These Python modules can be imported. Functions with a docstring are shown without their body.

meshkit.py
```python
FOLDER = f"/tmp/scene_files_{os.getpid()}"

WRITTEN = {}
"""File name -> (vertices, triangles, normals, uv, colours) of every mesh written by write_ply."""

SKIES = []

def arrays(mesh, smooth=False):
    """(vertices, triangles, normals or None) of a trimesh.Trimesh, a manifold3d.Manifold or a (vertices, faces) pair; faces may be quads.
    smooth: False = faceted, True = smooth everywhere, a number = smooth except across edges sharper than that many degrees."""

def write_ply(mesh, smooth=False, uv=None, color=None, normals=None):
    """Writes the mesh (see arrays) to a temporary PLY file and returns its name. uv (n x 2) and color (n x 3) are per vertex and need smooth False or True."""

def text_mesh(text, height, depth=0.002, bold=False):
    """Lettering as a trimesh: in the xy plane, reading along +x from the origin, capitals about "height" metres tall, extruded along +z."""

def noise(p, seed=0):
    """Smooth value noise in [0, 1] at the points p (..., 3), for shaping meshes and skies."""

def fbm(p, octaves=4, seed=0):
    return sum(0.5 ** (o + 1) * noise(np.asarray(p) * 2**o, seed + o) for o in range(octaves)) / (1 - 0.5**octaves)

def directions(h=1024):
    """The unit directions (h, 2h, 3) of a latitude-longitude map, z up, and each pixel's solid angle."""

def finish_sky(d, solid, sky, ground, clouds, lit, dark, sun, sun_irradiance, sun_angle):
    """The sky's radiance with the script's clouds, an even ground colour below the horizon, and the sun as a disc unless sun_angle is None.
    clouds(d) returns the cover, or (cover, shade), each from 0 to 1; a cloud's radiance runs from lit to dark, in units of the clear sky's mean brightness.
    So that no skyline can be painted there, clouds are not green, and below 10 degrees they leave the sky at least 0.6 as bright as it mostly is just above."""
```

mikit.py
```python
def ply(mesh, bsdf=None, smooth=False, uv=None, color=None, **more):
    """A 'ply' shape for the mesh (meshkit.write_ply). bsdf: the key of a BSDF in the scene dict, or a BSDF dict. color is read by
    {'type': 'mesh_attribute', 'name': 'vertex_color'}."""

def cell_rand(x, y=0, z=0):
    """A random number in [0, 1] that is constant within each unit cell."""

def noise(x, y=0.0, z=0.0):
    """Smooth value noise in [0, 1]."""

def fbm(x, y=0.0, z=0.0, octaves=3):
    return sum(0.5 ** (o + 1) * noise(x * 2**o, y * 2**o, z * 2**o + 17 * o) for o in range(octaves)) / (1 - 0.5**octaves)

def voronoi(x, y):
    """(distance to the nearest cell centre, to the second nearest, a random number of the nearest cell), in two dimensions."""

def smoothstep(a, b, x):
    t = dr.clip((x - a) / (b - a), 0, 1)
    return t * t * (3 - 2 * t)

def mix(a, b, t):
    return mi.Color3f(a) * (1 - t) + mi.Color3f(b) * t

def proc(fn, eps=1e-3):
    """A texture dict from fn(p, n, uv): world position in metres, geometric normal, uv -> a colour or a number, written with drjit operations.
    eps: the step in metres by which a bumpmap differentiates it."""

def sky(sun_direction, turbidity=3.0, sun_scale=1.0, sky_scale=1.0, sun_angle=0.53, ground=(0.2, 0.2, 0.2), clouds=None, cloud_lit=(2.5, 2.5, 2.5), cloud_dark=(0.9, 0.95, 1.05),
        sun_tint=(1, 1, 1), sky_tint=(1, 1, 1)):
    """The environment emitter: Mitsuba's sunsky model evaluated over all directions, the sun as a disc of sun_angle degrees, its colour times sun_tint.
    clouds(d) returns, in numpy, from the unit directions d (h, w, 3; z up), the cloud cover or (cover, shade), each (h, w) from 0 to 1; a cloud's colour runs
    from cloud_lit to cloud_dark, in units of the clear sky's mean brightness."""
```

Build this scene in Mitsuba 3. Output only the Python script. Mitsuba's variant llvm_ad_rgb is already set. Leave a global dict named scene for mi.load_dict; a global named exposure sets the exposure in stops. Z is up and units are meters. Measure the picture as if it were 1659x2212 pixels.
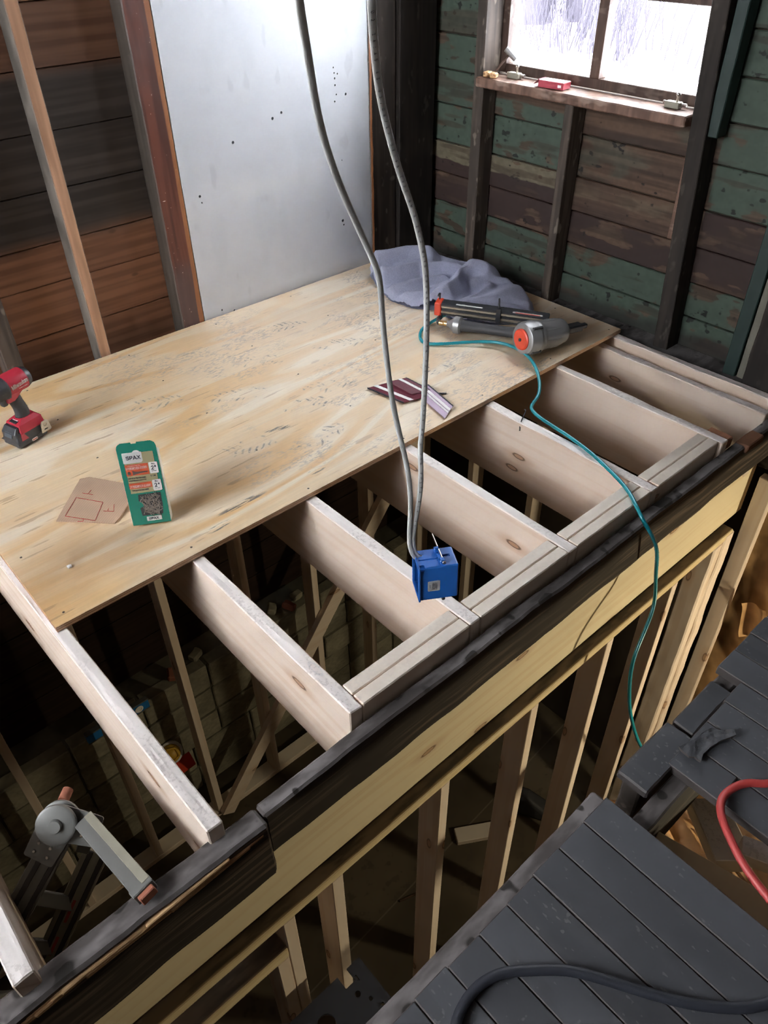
import math, random
import numpy as np, trimesh, mitsuba as mi, drjit as dr
import mikit, meshkit
from mikit import noise, fbm, voronoi, smoothstep, mix, cell_rand
from shapely.geometry import Polygon, Point, box as sbox
T = mi.ScalarTransform4f
rng = np.random.default_rng(7)
scene, labels = {}, {}

# ------------------------------------------------------------------ camera, sky, lamps, exposure
EYE = np.array([-0.236, -1.533, 1.4525])
FWD = np.array([0.50823523, 0.57740682, -0.63898225])
DOWN = np.array([-0.43209715, -0.47084428, -0.7691539])
scene['camera'] = {'type': 'perspective', 'fov': 2 * math.degrees(math.atan(829.5 / 1648.96)), 'fov_axis': 'x', 'near_clip': 0.05, 'far_clip': 500.0,
                   'to_world': T().look_at(origin=EYE.tolist(), target=(EYE + FWD).tolist(), up=(-DOWN).tolist())}
exposure = 0.62
def overcast(d):
    c = meshkit.fbm(d * 3.0, 4, 3)
    return np.ones(d.shape[:2]), 0.25 + 0.5 * c
scene['sky'] = mikit.sky([0.5, -0.4, 0.75], turbidity=4.0, sun_scale=0.0, sky_scale=1.0, ground=(0.75, 0.77, 0.82), clouds=overcast, cloud_lit=(152, 155, 161), cloud_dark=(112, 116, 122))
WORK_LAMP, LAMP_POWER = (2.0, -2.15, -0.78), 460.0

# ------------------------------------------------------------------ helpers
def key_for(name):
    k, i = name, 0
    while k in scene or k in labels:
        i += 1; k = f'{name}_{i:03d}'
    return k
def tag(key, label=None, cat=None, group=None, kind=None):
    d = {}
    if label: d['label'] = label
    if cat: d['category'] = cat
    if group: d['group'] = group
    if kind: d['kind'] = kind
    if d: labels[key] = d
    return key
def thing(name, label, cat, group=None):
    return tag(key_for(name), label, cat, group)
def struct(name):
    return tag(key_for(name), kind='structure')
def put(key, mesh, mat, smooth=False, seed=None, tone=1.0):
    if isinstance(mesh, (list, tuple)): mesh = trimesh.util.concatenate(mesh)
    if seed is not None:
        if smooth is True: pass
        else: smooth = False
        n = len(mesh.vertices)
        scene[key] = mikit.ply(mesh, 'mat_' + mat, smooth=smooth, uv=np.tile([[float(seed), float(tone)]], (n, 1)))
    else:
        scene[key] = mikit.ply(mesh, 'mat_' + mat, smooth=smooth)
    return key
def part(parent, name, mesh, mat, smooth=False, seed=None, tone=1.0, label=None, kind=None):
    k = key_for(parent + '__' + name)
    put(k, mesh, mat, smooth, seed, tone)
    return tag(k, label, kind=kind)
def one(name, mesh, mat, label, cat, group=None, smooth=False, seed=None, tone=1.0, kind=None):
    k = key_for(name); put(k, mesh, mat, smooth, seed, tone)
    return tag(k, label, cat, group, kind)
def hull(pts): return trimesh.convex.convex_hull(np.asarray(pts, float))
SG = [(a, b, c) for a in (-1, 1) for b in (-1, 1) for c in (-1, 1)]
def cbox(sx, sy, sz, b=0.002):
    """chamfered box, full sizes, centred"""
    h = np.array([sx, sy, sz]) / 2; b = min(b, h.min() * 0.45); p = []
    for s in SG:
        for k in range(3):
            q = h - b; q[k] = h[k]; p.append(q * s)
    return hull(p)
def bx(x0, x1, y0, y1, z0, z1, b=0.002):
    m = cbox(x1 - x0, y1 - y0, z1 - z0, b); m.apply_translation([(x0 + x1) / 2, (y0 + y1) / 2, (z0 + z1) / 2]); return m
def rbox(sx, sy, sz, r, n=2):
    """box with rounded edges: hull of spheres"""
    s = trimesh.creation.icosphere(n, r).vertices; h = np.array([sx, sy, sz]) / 2 - r
    return hull(np.vstack([s + h * g for g in SG]))
def frame(z, x=(1, 0, 0)):
    z = np.array(z, float); z /= np.linalg.norm(z); x = np.array(x, float)
    if abs(x @ z) > .98 * np.linalg.norm(x): x = np.array([0, 1, 0.])
    x = x - z * (x @ z); x /= np.linalg.norm(x); return np.stack([x, np.cross(z, x), z], 1)
def pose(m, R=None, t=(0, 0, 0)):
    m = m.copy(); M = np.eye(4)
    if R is not None: M[:3, :3] = R
    M[:3, 3] = t; m.apply_transform(M); return m
def beam(p0, p1, w, h, side, b=0.002):
    """bar from p0 to p1; w along `side`, h across"""
    p0, p1 = np.array(p0, float), np.array(p1, float); R = frame(p1 - p0, side)
    return pose(cbox(w, h, np.linalg.norm(p1 - p0), b), R, (p0 + p1) / 2)
def cyl(p0, p1, r, n=24, r1=None):
    p0, p1 = np.array(p0, float), np.array(p1, float); L = np.linalg.norm(p1 - p0)
    m = lathe([(0, 0), (r, 0), (r if r1 is None else r1, L), (0, L)], n); return pose(m, frame(p1 - p0), p0)
def lathe(prof, n=32):
    """closed lathe around z from (r, z) points, first and last on the axis"""
    a = np.arange(n) * 2 * np.pi / n; v, f = [], []
    prof = list(prof)
    v.append([0, 0, prof[0][1]])
    for r, z in prof[1:-1]: v += [[r * math.cos(t), r * math.sin(t), z] for t in a]
    v.append([0, 0, prof[-1][1]]); m = len(prof) - 2; e = len(v) - 1
    for i in range(n):
        j = (i + 1) % n
        f.append([0, 1 + j, 1 + i]); f.append([e, 1 + (m - 1) * n + i, 1 + (m - 1) * n + j])
        for k in range(m - 1):
            A, B, Cc, D = 1 + k * n + i, 1 + k * n + j, 1 + (k + 1) * n + j, 1 + (k + 1) * n + i
            f += [[A, B, Cc], [A, Cc, D]]
    return trimesh.Trimesh(v, f, process=False)
def spline(pts, n):
    from scipy.interpolate import CubicSpline
    p = np.array(pts, float); s = np.r_[0, np.cumsum(np.linalg.norm(np.diff(p, axis=0), axis=1) ** .5)]
    q = CubicSpline(s, p)(np.linspace(0, s[-1], n * 4))
    d = np.r_[0, np.cumsum(np.linalg.norm(np.diff(q, axis=0), axis=1))]
    return np.stack([np.interp(np.linspace(0, d[-1], n), d, q[:, k]) for k in range(3)], 1)
def tube(pts, a, b=None, sides=14, up=(0, 0, 1)):
    """swept ellipse (a along the side direction, b across), capped"""
    p = np.array(pts, float); b = a if b is None else b; t = np.gradient(p, axis=0); t /= np.linalg.norm(t, axis=1)[:, None]
    x = np.array(up, float); v = []; ang = np.arange(sides) * 2 * np.pi / sides
    aa, bb = np.broadcast_to(a, len(p)), np.broadcast_to(b, len(p))
    for i in range(len(p)):
        x = x - t[i] * (x @ t[i]); x /= np.linalg.norm(x); y = np.cross(t[i], x)
        v.append(p[i] + np.cos(ang)[:, None] * x * aa[i] + np.sin(ang)[:, None] * y * bb[i])
    v = np.vstack(v + [p[:1], p[-1:]]); f = []; n = len(p)
    for i in range(n - 1):
        for k in range(sides):
            q = (k + 1) % sides; A, B, Cc, D = i * sides + k, i * sides + q, (i + 1) * sides + q, (i + 1) * sides + k
            f += [[A, B, Cc], [A, Cc, D]]
    for k in range(sides):
        q = (k + 1) % sides; f += [[n * sides, q, k], [n * sides + 1, (n - 1) * sides + k, (n - 1) * sides + q]]
    return trimesh.Trimesh(v, f, process=False)
def prism(poly, depth, R=None, t=(0, 0, 0)):
    m = trimesh.creation.extrude_polygon(poly if not isinstance(poly, (list, tuple)) else Polygon(poly), depth, engine='earcut'); return pose(m, R, t)
def rough(m, amp, freq=8.0, size=0.06, seed=0, flat=(1, 1, 1)):
    """weathered timber: edges and faces wander by `amp`"""
    v, f = trimesh.remesh.subdivide_to_size(m.vertices, m.faces, size); m = trimesh.Trimesh(v, f); m.merge_vertices()
    p = m.vertices * freq * np.asarray(flat)
    d = np.stack([meshkit.fbm(p, 3, seed + k) - .5 for k in (0, 5, 9)], -1) * 2 * amp
    m.vertices = m.vertices + d; return m
def text(s, h, depth=0.0006, bold=False, width=None):
    m = meshkit.text_mesh(s, h, depth, bold)
    if width: m.apply_scale([width / (m.bounds[1][0] - m.bounds[0][0]), 1, 1])
    m.apply_translation([-(m.bounds[0][0] + m.bounds[1][0]) / 2, 0, 0]); return m
def rrect(w, h, r, n=5):
    return sbox(-w / 2 + r, -h / 2 + r, w / 2 - r, h / 2 - r).buffer(r, quad_segs=n)

# ------------------------------------------------------------------ materials
def bsdf(key, color, rough=0.6, metal=0.0, spec=0.4, bump=None, scale=1.0, **kw):
    c = color if isinstance(color, dict) else {'type': 'rgb', 'value': list(color)}
    d = {'type': 'principled', 'base_color': c, 'roughness': rough, 'metallic': metal, 'specular': spec, **kw}
    if bump is not None: d = {'type': 'bumpmap', 'arbitrary': bump, 'scale': scale, 'bsdf': d}
    scene['mat_' + key] = {'type': 'twosided', 'bsdf': d}
def axes(p, a): return ((p.x, p.y, p.z), (p.y, p.x, p.z), (p.z, p.x, p.y))[a]
def grain(p, uv, a, f=38.0):
    u, v, w = axes(p, a); s = uv.x * 13.7
    wv = (noise(u * 1.3 + s, v * 7, w * 7) - .5) * .05
    g = fbm(u * .9 + s, (v + wv) * f, (w + wv) * f, 3)
    fine = noise(u * 9 + s, v * 330, w * 330)
    return u, v, w, s, g, fine
def fresh(a, pale, tan, top=None, knots=1.0, dirt=.45):
    def fn(p, n, uv):
        u, v, w, s, g, fine = grain(p, uv, a)
        c = mix(pale, tan, smoothstep(.42, .7, g) * .55 + fine * .12)
        c = c * (0.93 + .14 * fbm(u * 2.2 + s, v * 5, w * 5, 2))
        d, _, r = voronoi(u * 2.6 + s, (v + w) * 7.5 + s * 1.7)
        on = dr.select(r > .62, 1.0, 0.0) * knots
        c = mix(c, (.30, .13, .055), (1 - smoothstep(.05, .10, d)) * on * .85)
        c = mix(c, (.50, .32, .19), (1 - smoothstep(.08, .26, d)) * on * .5)
        c = mix(c, (.06, .03, .02), (smoothstep(.045, .06, d) - smoothstep(.065, .085, d)) * on * .7)
        if top is not None:
            up = smoothstep(.6, .8, n.z)
            sp = fbm(p.x * 170, p.y * 170, s, 3)
            bl = fbm(p.x * 9 + s, p.y * 9, 0.0, 2)
            t = mix(top, (.42, .40, .39), smoothstep(.50, .68, sp) * smoothstep(.35, .6, bl) * dirt)
            c = mix(c, t, up * .75)
        return c * uv.y
    return mikit.proc(fn)
PALE, TAN = (.74, .63, .53), (.66, .52, .40)
bsdf('lumber_x', fresh(0, PALE, TAN, (.80, .735, .64), .7, .12), .62)
bsdf('lumber_y', fresh(1, PALE, TAN, (.84, .81, .80), 1.0), .62)
bsdf('lumber_z', fresh(2, PALE, TAN, None, .8), .62)
bsdf('lumber_yellow', fresh(0, (.74, .64, .44), (.66, .52, .32), None, .8), .6)
def dusty(p, n, uv):
    u, v, w, s, g, fine = grain(p, uv, 0)
    c = mix((.70, .58, .36), (.58, .43, .22), smoothstep(.4, .7, g) * .6)
    d = fbm(p.x * 9, p.y * 40, 1.0, 4); d2 = fbm(p.x * 45, p.y * 60, 3.0, 3)
    dirt = mix((.055, .045, .035), (.17, .125, .085), smoothstep(.35, .7, d) * .8 + d2 * .2)
    edge = smoothstep(-.737, -.727, p.y + (d - .5) * .012)
    return mix(c, dirt, smoothstep(.6, .8, n.z) * edge)
bsdf('lumber_dusty', mikit.proc(dusty), .75)

# boot prints and dirt on the plywood: (x, y, heading)
PRINTS = [(1.50, .70, -.5), (1.42, .98, -.45), (1.12, .42, -.35), (1.25, .47, -.3), (.98, .64, -.4), (1.18, .80, -.5), (.82, .34, -.2), (1.62, .30, -.6), (1.75, .78, -.4), (.72, .80, -.4), (1.02, .22, .1)]
NAILS = [(x + .01 * math.sin(7 * i + x * 31), y + .008 * math.cos(5 * i)) for i, x in enumerate([0.03, .4064, .8128, 1.219, 1.626, 2.03, 2.40]) for y in (.03, .31, .62, .93, 1.2)]
def plyfn(p, n, uv):
    x, y = p.x, p.y
    w1 = fbm(x * .55, y * 3, 2.0, 3); w2 = fbm(x * 1.3 + 5, y * 9 + w1 * 4, 7.0, 3)
    band = dr.sin((y * 6 + w1 * 16 + w2 * 3.0) * 3.0) * .5 + .5
    c = mix((.72, .56, .36), (.68, .46, .225), smoothstep(.45, .95, band) * (.40 + .6 * smoothstep(.36, .60, w2)))
    c = mix(c, (.80, .71, .56), smoothstep(.60, .9, 1 - band) * smoothstep(.42, .58, fbm(x * .9, y * 7, 11.0, 2)) * .75)
    left = 1 - smoothstep(.45, 1.1, x)
    c = mix(c, (.56, .35, .155), smoothstep(.50, .78, fbm(x * 1.3 + 3, y * 4, 5.0, 3)) * (.2 + .65 * left))
    st = noise(x * 14, y * 260, 0.0); c = c * (.955 + .08 * st)
    dk = fbm(x * 9, y * 95, 3.0, 2); c = mix(c, (.33, .19, .09), smoothstep(.76, .84, dk) * .45)
    c = mix(c, (.78, .69, .58), smoothstep(.6, 1.5, x) * .42)
    grit = fbm(x * 90, y * 240, 4.0, 3); gb = fbm(x * 18, y * 26, 14.0, 3)
    dirt = smoothstep(.46, .66, fbm(x * 4, y * 6, 21.0, 3)) * smoothstep(.45, .9, x) * (1 - smoothstep(1.9, 2.3, x))
    c = mix(c, (.40, .345, .30), dirt * smoothstep(.40, .70, grit) * smoothstep(.30, .65, gb) * .62)
    c = mix(c, (.50, .40, .32), smoothstep(.52, .7, fbm(x * 3 + 9, y * 4, 31.0, 3)) * .22)
    for i, (a, b, h) in enumerate(PRINTS):
        ch, sh = math.cos(h), math.sin(h)
        u = (x - a) * ch + (y - b) * sh; v = -(x - a) * sh + (y - b) * ch
        r = dr.square(u / .13) + dr.square(v / .047)
        tread = smoothstep(.25, .8, dr.sin(u * 250 + dr.abs(v) * 190 + (gb - .5) * 5)) * smoothstep(.004, .012, dr.abs(v))
        blot = smoothstep(.42, .62, fbm(x * 26 + i, y * 26, 9.0, 3)) * smoothstep(.40, .58, grit + .06)
        m = (1 - smoothstep(.5, 1.0, r)) * (tread * .85 + .15) * blot
        c = mix(c, (.27, .235, .21), m * (.9 if i % 3 else .7))
    for a, b, l, h in ((.63, .10, .10, .0), (.52, .055, .05, .05), (.95, .36, .06, -.3), (1.36, .30, .05, -.5), (.9, .08, .04, 0)):
        u = (x - a) * math.cos(h) + (y - b) * math.sin(h); v = -(x - a) * math.sin(h) + (y - b) * math.cos(h)
        m = (1 - smoothstep(.3, 1, dr.square(u / l) + dr.square(v / .014))) * smoothstep(.45, .62, fbm(x * 30, y * 330, 0.0, 2))
        c = mix(c, (.10, .095, .095), m * .85)
    for a, b in NAILS:
        c = mix(c, (.06, .045, .04), 1 - smoothstep(.0026, .0042, dr.sqrt(dr.square(x - a) + dr.square(y - b))))
    lay = dr.sin(p.z / .018 * 2 * math.pi * 2.5) * .5 + .5
    e = mix((.30, .155, .08), (.44, .27, .15), smoothstep(.4, .6, lay)) * (.75 + .5 * fbm(x * 30, y * 30, p.z * 300, 2))
    return mix(e, c, smoothstep(.5, .8, n.z))
bsdf('plywood', mikit.proc(plyfn), .48, spec=.45)

def oldfn(p, n, uv):
    s = uv.x * 7.1
    g = fbm(p.x * 3 + s, p.y * 70, p.z * 70, 3); b = fbm(p.x * 5 + s, p.y * 9, p.z * 9, 3)
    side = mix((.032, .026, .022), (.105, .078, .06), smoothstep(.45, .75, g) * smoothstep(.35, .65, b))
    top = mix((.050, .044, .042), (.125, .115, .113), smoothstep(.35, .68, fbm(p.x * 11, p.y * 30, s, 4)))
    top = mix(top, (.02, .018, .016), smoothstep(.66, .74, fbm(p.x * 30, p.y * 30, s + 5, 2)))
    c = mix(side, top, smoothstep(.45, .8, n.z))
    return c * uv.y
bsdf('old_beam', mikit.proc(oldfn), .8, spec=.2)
def splitfn(p, n, uv):
    g = fbm(p.x * 4, p.y * 90, p.z * 90, 3)
    return mix((.30, .16, .075), (.58, .37, .19), smoothstep(.35, .65, g))
bsdf('raw_split', mikit.proc(splitfn), .75)
def floorfn(p, n, uv):
    s = uv.x * 3.3
    a = fbm(p.x * 5 + s, p.y * 2.2, s, 3); b = fbm(p.x * 30, p.y * 9 + s, 2.0, 3)
    c = mix((.036, .0375, .042), (.052, .0545, .061), smoothstep(.3, .7, a))
    c = mix(c, (.045, .046, .05), smoothstep(.60, .74, b) * .5)
    c = mix(c, (.12, .118, .115), smoothstep(.74, .84, fbm(p.x * 140, p.y * 90, s, 2)) * .4)
    e = mix((.022, .02, .02), (.055, .046, .042), b)
    return mix(e, c * uv.y, smoothstep(.72, .95, n.z))
bsdf('grey_paint_floor', mikit.proc(floorfn), .6, spec=.35)
def redfn(p, n, uv):
    g = fbm(p.x * 55, p.y * 55, p.z * 2.5, 3); b = fbm(p.x * 8, p.y * 8, p.z * 3, 3)
    c = mix((.045, .0125, .008), (.085, .024, .014), smoothstep(.3, .7, g))
    c = mix(c, (.05, .024, .02), smoothstep(.5, .75, b) * .6)
    c = mix(c, (.055, .035, .035), (1 - smoothstep(.22, .30, p.z)) * .55 * smoothstep(.3, .6, b + .1))
    raw = smoothstep(1.187, 1.193, p.x + (b - .5) * .012)
    c = mix(c, mix((.15, .05, .018), (.24, .10, .04), g), raw)
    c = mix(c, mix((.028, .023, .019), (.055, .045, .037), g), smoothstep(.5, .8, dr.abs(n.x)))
    sp = noise(p.x * 180, 3.0, p.z * 70)
    return mix(c, (.6, .55, .5), smoothstep(.965, .98, sp) * .8)
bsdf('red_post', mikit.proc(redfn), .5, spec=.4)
def boardfn(p, n, uv):
    s = uv.x * 5.3
    g = fbm(p.x * 1.6 + s, p.y * 20, p.z * 42, 3); b = fbm(p.x * 4 + s, s, p.z * 4, 3)
    c = mix((.23, .10, .056), (.36, .165, .092), smoothstep(.3, .7, g))
    gr = mix((.052, .040, .034), (.082, .064, .055), smoothstep(.3, .7, g))
    c = mix(c, gr, smoothstep(.40, .48, p.z + (b - .5) * .05) * (1 - .65 * smoothstep(.95, 1.0, p.z)))
    d, _, r = voronoi(p.x * 3 + s, p.z * 6)
    c = mix(c, (.10, .05, .03), (1 - smoothstep(.02, .06, d)) * dr.select(r > .75, 1.0, 0.0) * .7)
    return c * uv.y * .50
bsdf('brown_boards', mikit.proc(boardfn), .75, spec=.25)
def studfn(p, n, uv):
    s = uv.x * 5.9
    g = fbm(p.x * 40 + s, p.y * 40, p.z * 2.2, 3); b = fbm(p.x * 9 + s, p.y * 9, p.z * 4, 3)
    c = mix((.22, .12, .07), (.34, .195, .12), smoothstep(.3, .7, g))
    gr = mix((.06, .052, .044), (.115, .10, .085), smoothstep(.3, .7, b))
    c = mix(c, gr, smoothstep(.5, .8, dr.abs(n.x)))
    return c * uv.y
bsdf('old_stud', mikit.proc(studfn), .75, spec=.25)
def darkstud(p, n, uv):
    s = uv.x * 5.9
    g = fbm(p.x * 50 + s, p.y * 50, p.z * 2.5, 3); b = fbm(p.x * 12 + s, p.y * 12, p.z * 9, 3)
    c = mix((.022, .017, .014), (.062, .046, .036), smoothstep(.35, .7, g) * .6 + b * .4)
    c = mix(c, (.12, .10, .08), smoothstep(.66, .76, fbm(p.x * 30 + s, p.y * 30, p.z * 14, 3)) * .7)
    return c * uv.y
bsdf('dark_stud', mikit.proc(darkstud), .75, spec=.25)
def sidingfn(p, n, uv):
    y, z = p.y, p.z; s = uv.x * 4.7
    wob = (fbm(y * 9, z * 9 + s, 1.0, 3) - .5) * .05
    g = fbm(y * 2 + s, z * 55, 2.0, 3)
    peel = fbm(y * 7 + s, z * 18, 8.0, 4); fine = fbm(y * 50, z * 60, s, 2)
    wood = mix((.135, .068, .040), (.27, .15, .092), smoothstep(.3, .7, g))
    green = mix((.128, .190, .138), (.165, .240, .175), fbm(y * 3, z * 5, s, 2))
    brown = mix((.072, .036, .030), (.105, .052, .042), fbm(y * 4, z * 6, s, 2))
    cream = mix((.30, .25, .155), (.38, .33, .22), fine)
    zz = z + wob * .5
    r0 = dr.select(y > -.16, 1.0, 0.0)                        # left of / below the window
    lo = mix(brown, green, smoothstep(.495, .505, zz))
    mid = mix(brown, cream, smoothstep(.405, .412, zz) * r0)
    c = mix(mid, green, smoothstep(.482, .488, zz))
    c = mix(green, c, smoothstep(.205, .212, zz))
    bare = smoothstep(.335, .352, zz) * dr.select((y < .45) & (y > -.16) & (z < .9), 1.0, 0.0)
    bare = dr.maximum(bare, smoothstep(.71, .72, zz) * dr.select((y < .95) & (y > -.16) & (z < .9), 1.0, 0.0))
    c = mix(c, wood, bare * (.62 + .38 * smoothstep(.35, .55, peel)))
    c = mix(c, cream * .8, smoothstep(.70, .73, peel) * smoothstep(.21, .25, z) * (1 - smoothstep(.47, .5, z)))
    c = mix(c, wood, smoothstep(.645, .68, peel) * .85)
    c = mix(c, (.02, .018, .015), smoothstep(.70, .77, fbm(y * 34, z * 46, s + 3, 3)) * .9)
    c = mix(c, wood * .6, smoothstep(.60, .68, fbm(y * 3.5 + s, z * 30, 4.0, 3)) * .55)
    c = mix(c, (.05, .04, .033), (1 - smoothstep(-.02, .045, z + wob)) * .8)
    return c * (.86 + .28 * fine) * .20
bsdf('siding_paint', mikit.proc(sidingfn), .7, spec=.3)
DOTS = [(1.46, .665, 4.5), (1.655, .72, 4.5), (1.70, .735, 4), (1.28, .50, 4), (1.285, .475, 2.5), (1.975, .86, 2.5), (1.978, .84, 2.5), (1.98, .82, 3), (1.995, .835, 2.5), (1.98, .795, 3), (1.985, .76, 2.5), (1.975, .735, 3), (2.035, .755, 4), (1.99, .24, 5), (1.995, .22, 3), (1.30, .02, 3), (1.36, .0, 3), (2.0, .5, 2)]
def panelfn(p, n, uv):
    a = fbm(p.x * 3, 1.0, p.z * 3, 4); b = fbm(p.x * 9 + 4, 2.0, p.z * 3.2, 3)
    c = mix((.58, .605, .65), (.54, .565, .615), smoothstep(.4, .75, a))
    c = mix(c, (.50, .53, .575), smoothstep(.56, .76, b) * .38)
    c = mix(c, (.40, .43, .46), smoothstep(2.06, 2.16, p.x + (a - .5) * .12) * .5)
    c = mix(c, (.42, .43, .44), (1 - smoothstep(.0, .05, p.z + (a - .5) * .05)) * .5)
    sm = fbm(p.x * 20, 3.0, p.z * 7, 3); c = mix(c, (.40, .42, .46), smoothstep(.72, .84, sm) * .35)
    for x, z, r in DOTS:
        c = mix(c, (.012, .014, .02), 1 - smoothstep(r * .0010, r * .00155, dr.sqrt(dr.square(p.x - x) + dr.square(p.z - z))))
    return c
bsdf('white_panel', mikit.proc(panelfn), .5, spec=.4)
def blockfn(p, n, uv):
    s = uv.x * 9.1
    a = fbm(p.x * 6 + s, p.y * 6, p.z * 6, 4); b = fbm(p.x * 60, p.y * 60, p.z * 60, 2)
    c = mix((.16, .15, .11), (.30, .28, .21), smoothstep(.25, .75, a))
    return c * (.8 + .4 * b) * uv.y
bsdf('block', mikit.proc(blockfn), .9, spec=.1)
def concfn(p, n, uv):
    a = fbm(p.x * 2.2, p.y * 2.2, 1.0, 4); b = fbm(p.x * 25, p.y * 25, 2.0, 3)
    c = mix((.045, .036, .024), (.092, .074, .05), smoothstep(.25, .75, a))
    c = mix(c, (.05, .04, .03), smoothstep(.62, .76, b) * .6)
    ck = dr.abs(p.y + .18 - (p.x - 1.0) * .06); c = mix(c, (.15, .13, .10), (1 - smoothstep(.002, .006, ck)) * .5)
    return c
bsdf('concrete', mikit.proc(concfn), .85, spec=.2)
def kraftfn(p, n, uv):
    a = fbm(p.x * 7, p.y * 7, p.z * 7, 3); b = fbm(p.x * 40, p.y * 40, p.z * 40, 2)
    c = mix((.27, .15, .065), (.44, .27, .13), smoothstep(.3, .7, a)); return c * (.88 + .24 * b) * uv.y
bsdf('kraft', mikit.proc(kraftfn), .7, spec=.3)
def clothfn(p, n, uv):
    b = fbm(p.x * 260, p.y * 260, p.z * 260, 2); a = fbm(p.x * 18, p.y * 18, p.z * 18, 2)
    return mix((.25, .265, .36), (.33, .345, .44), a) * (.85 + .3 * b)
bsdf('fleece', mikit.proc(clothfn), .95, spec=.1, sheen=.5)
def snowfn(p, n, uv):
    a = fbm(p.x * 1.5, p.y * 1.5, 1.0, 4); c = mix((.88, .89, .92), (.62, .63, .72), smoothstep(.55, .72, a) * .6); return c
bsdf('snow', mikit.proc(snowfn), .9, spec=.2)
def winfn(p, n, uv):
    g = fbm(p.x * 40, p.y * 40, p.z * 6, 3); b = fbm(p.x * 30, p.y * 14, p.z * 30, 3)
    c = mix((.055, .028, .019), (.11, .062, .043), smoothstep(.3, .7, g)); return mix(c, (.20, .15, .12), smoothstep(.6, .75, b) * .5) * uv.y
bsdf('window_wood', mikit.proc(winfn), .6, spec=.35)
bsdf('bark', (.030, .027, .038), .9)
scene['mat_glass'] = {'type': 'thindielectric'}
bsdf('shell_dark', (.10, .075, .06), .9)
bsdf('void_boards', (.035, .028, .022), .95, spec=.1)
bsdf('green_board', (.005, .015, .0125), .6)
bsdf('beige_board', (.085, .08, .062), .7)
bsdf('cable_grey', (.60, .615, .595), .42, spec=.5)
bsdf('print_dark', (.05, .05, .055), .6)
bsdf('box_blue', (.012, .085, .33), .38, spec=.5)
bsdf('box_blue_dark', (.008, .045, .19), .45)
bsdf('steel', (.62, .60, .57), .28, 1.0)
bsdf('alu', (.12, .122, .115), .5, .35)
bsdf('alu_pale', (.20, .19, .15), .6, .3)
bsdf('white_label', (.62, .63, .62), .5)
bsdf('tool_red', (.30, .018, .032), .38, spec=.5)
bsdf('rubber', (.022, .022, .024), .6)
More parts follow.
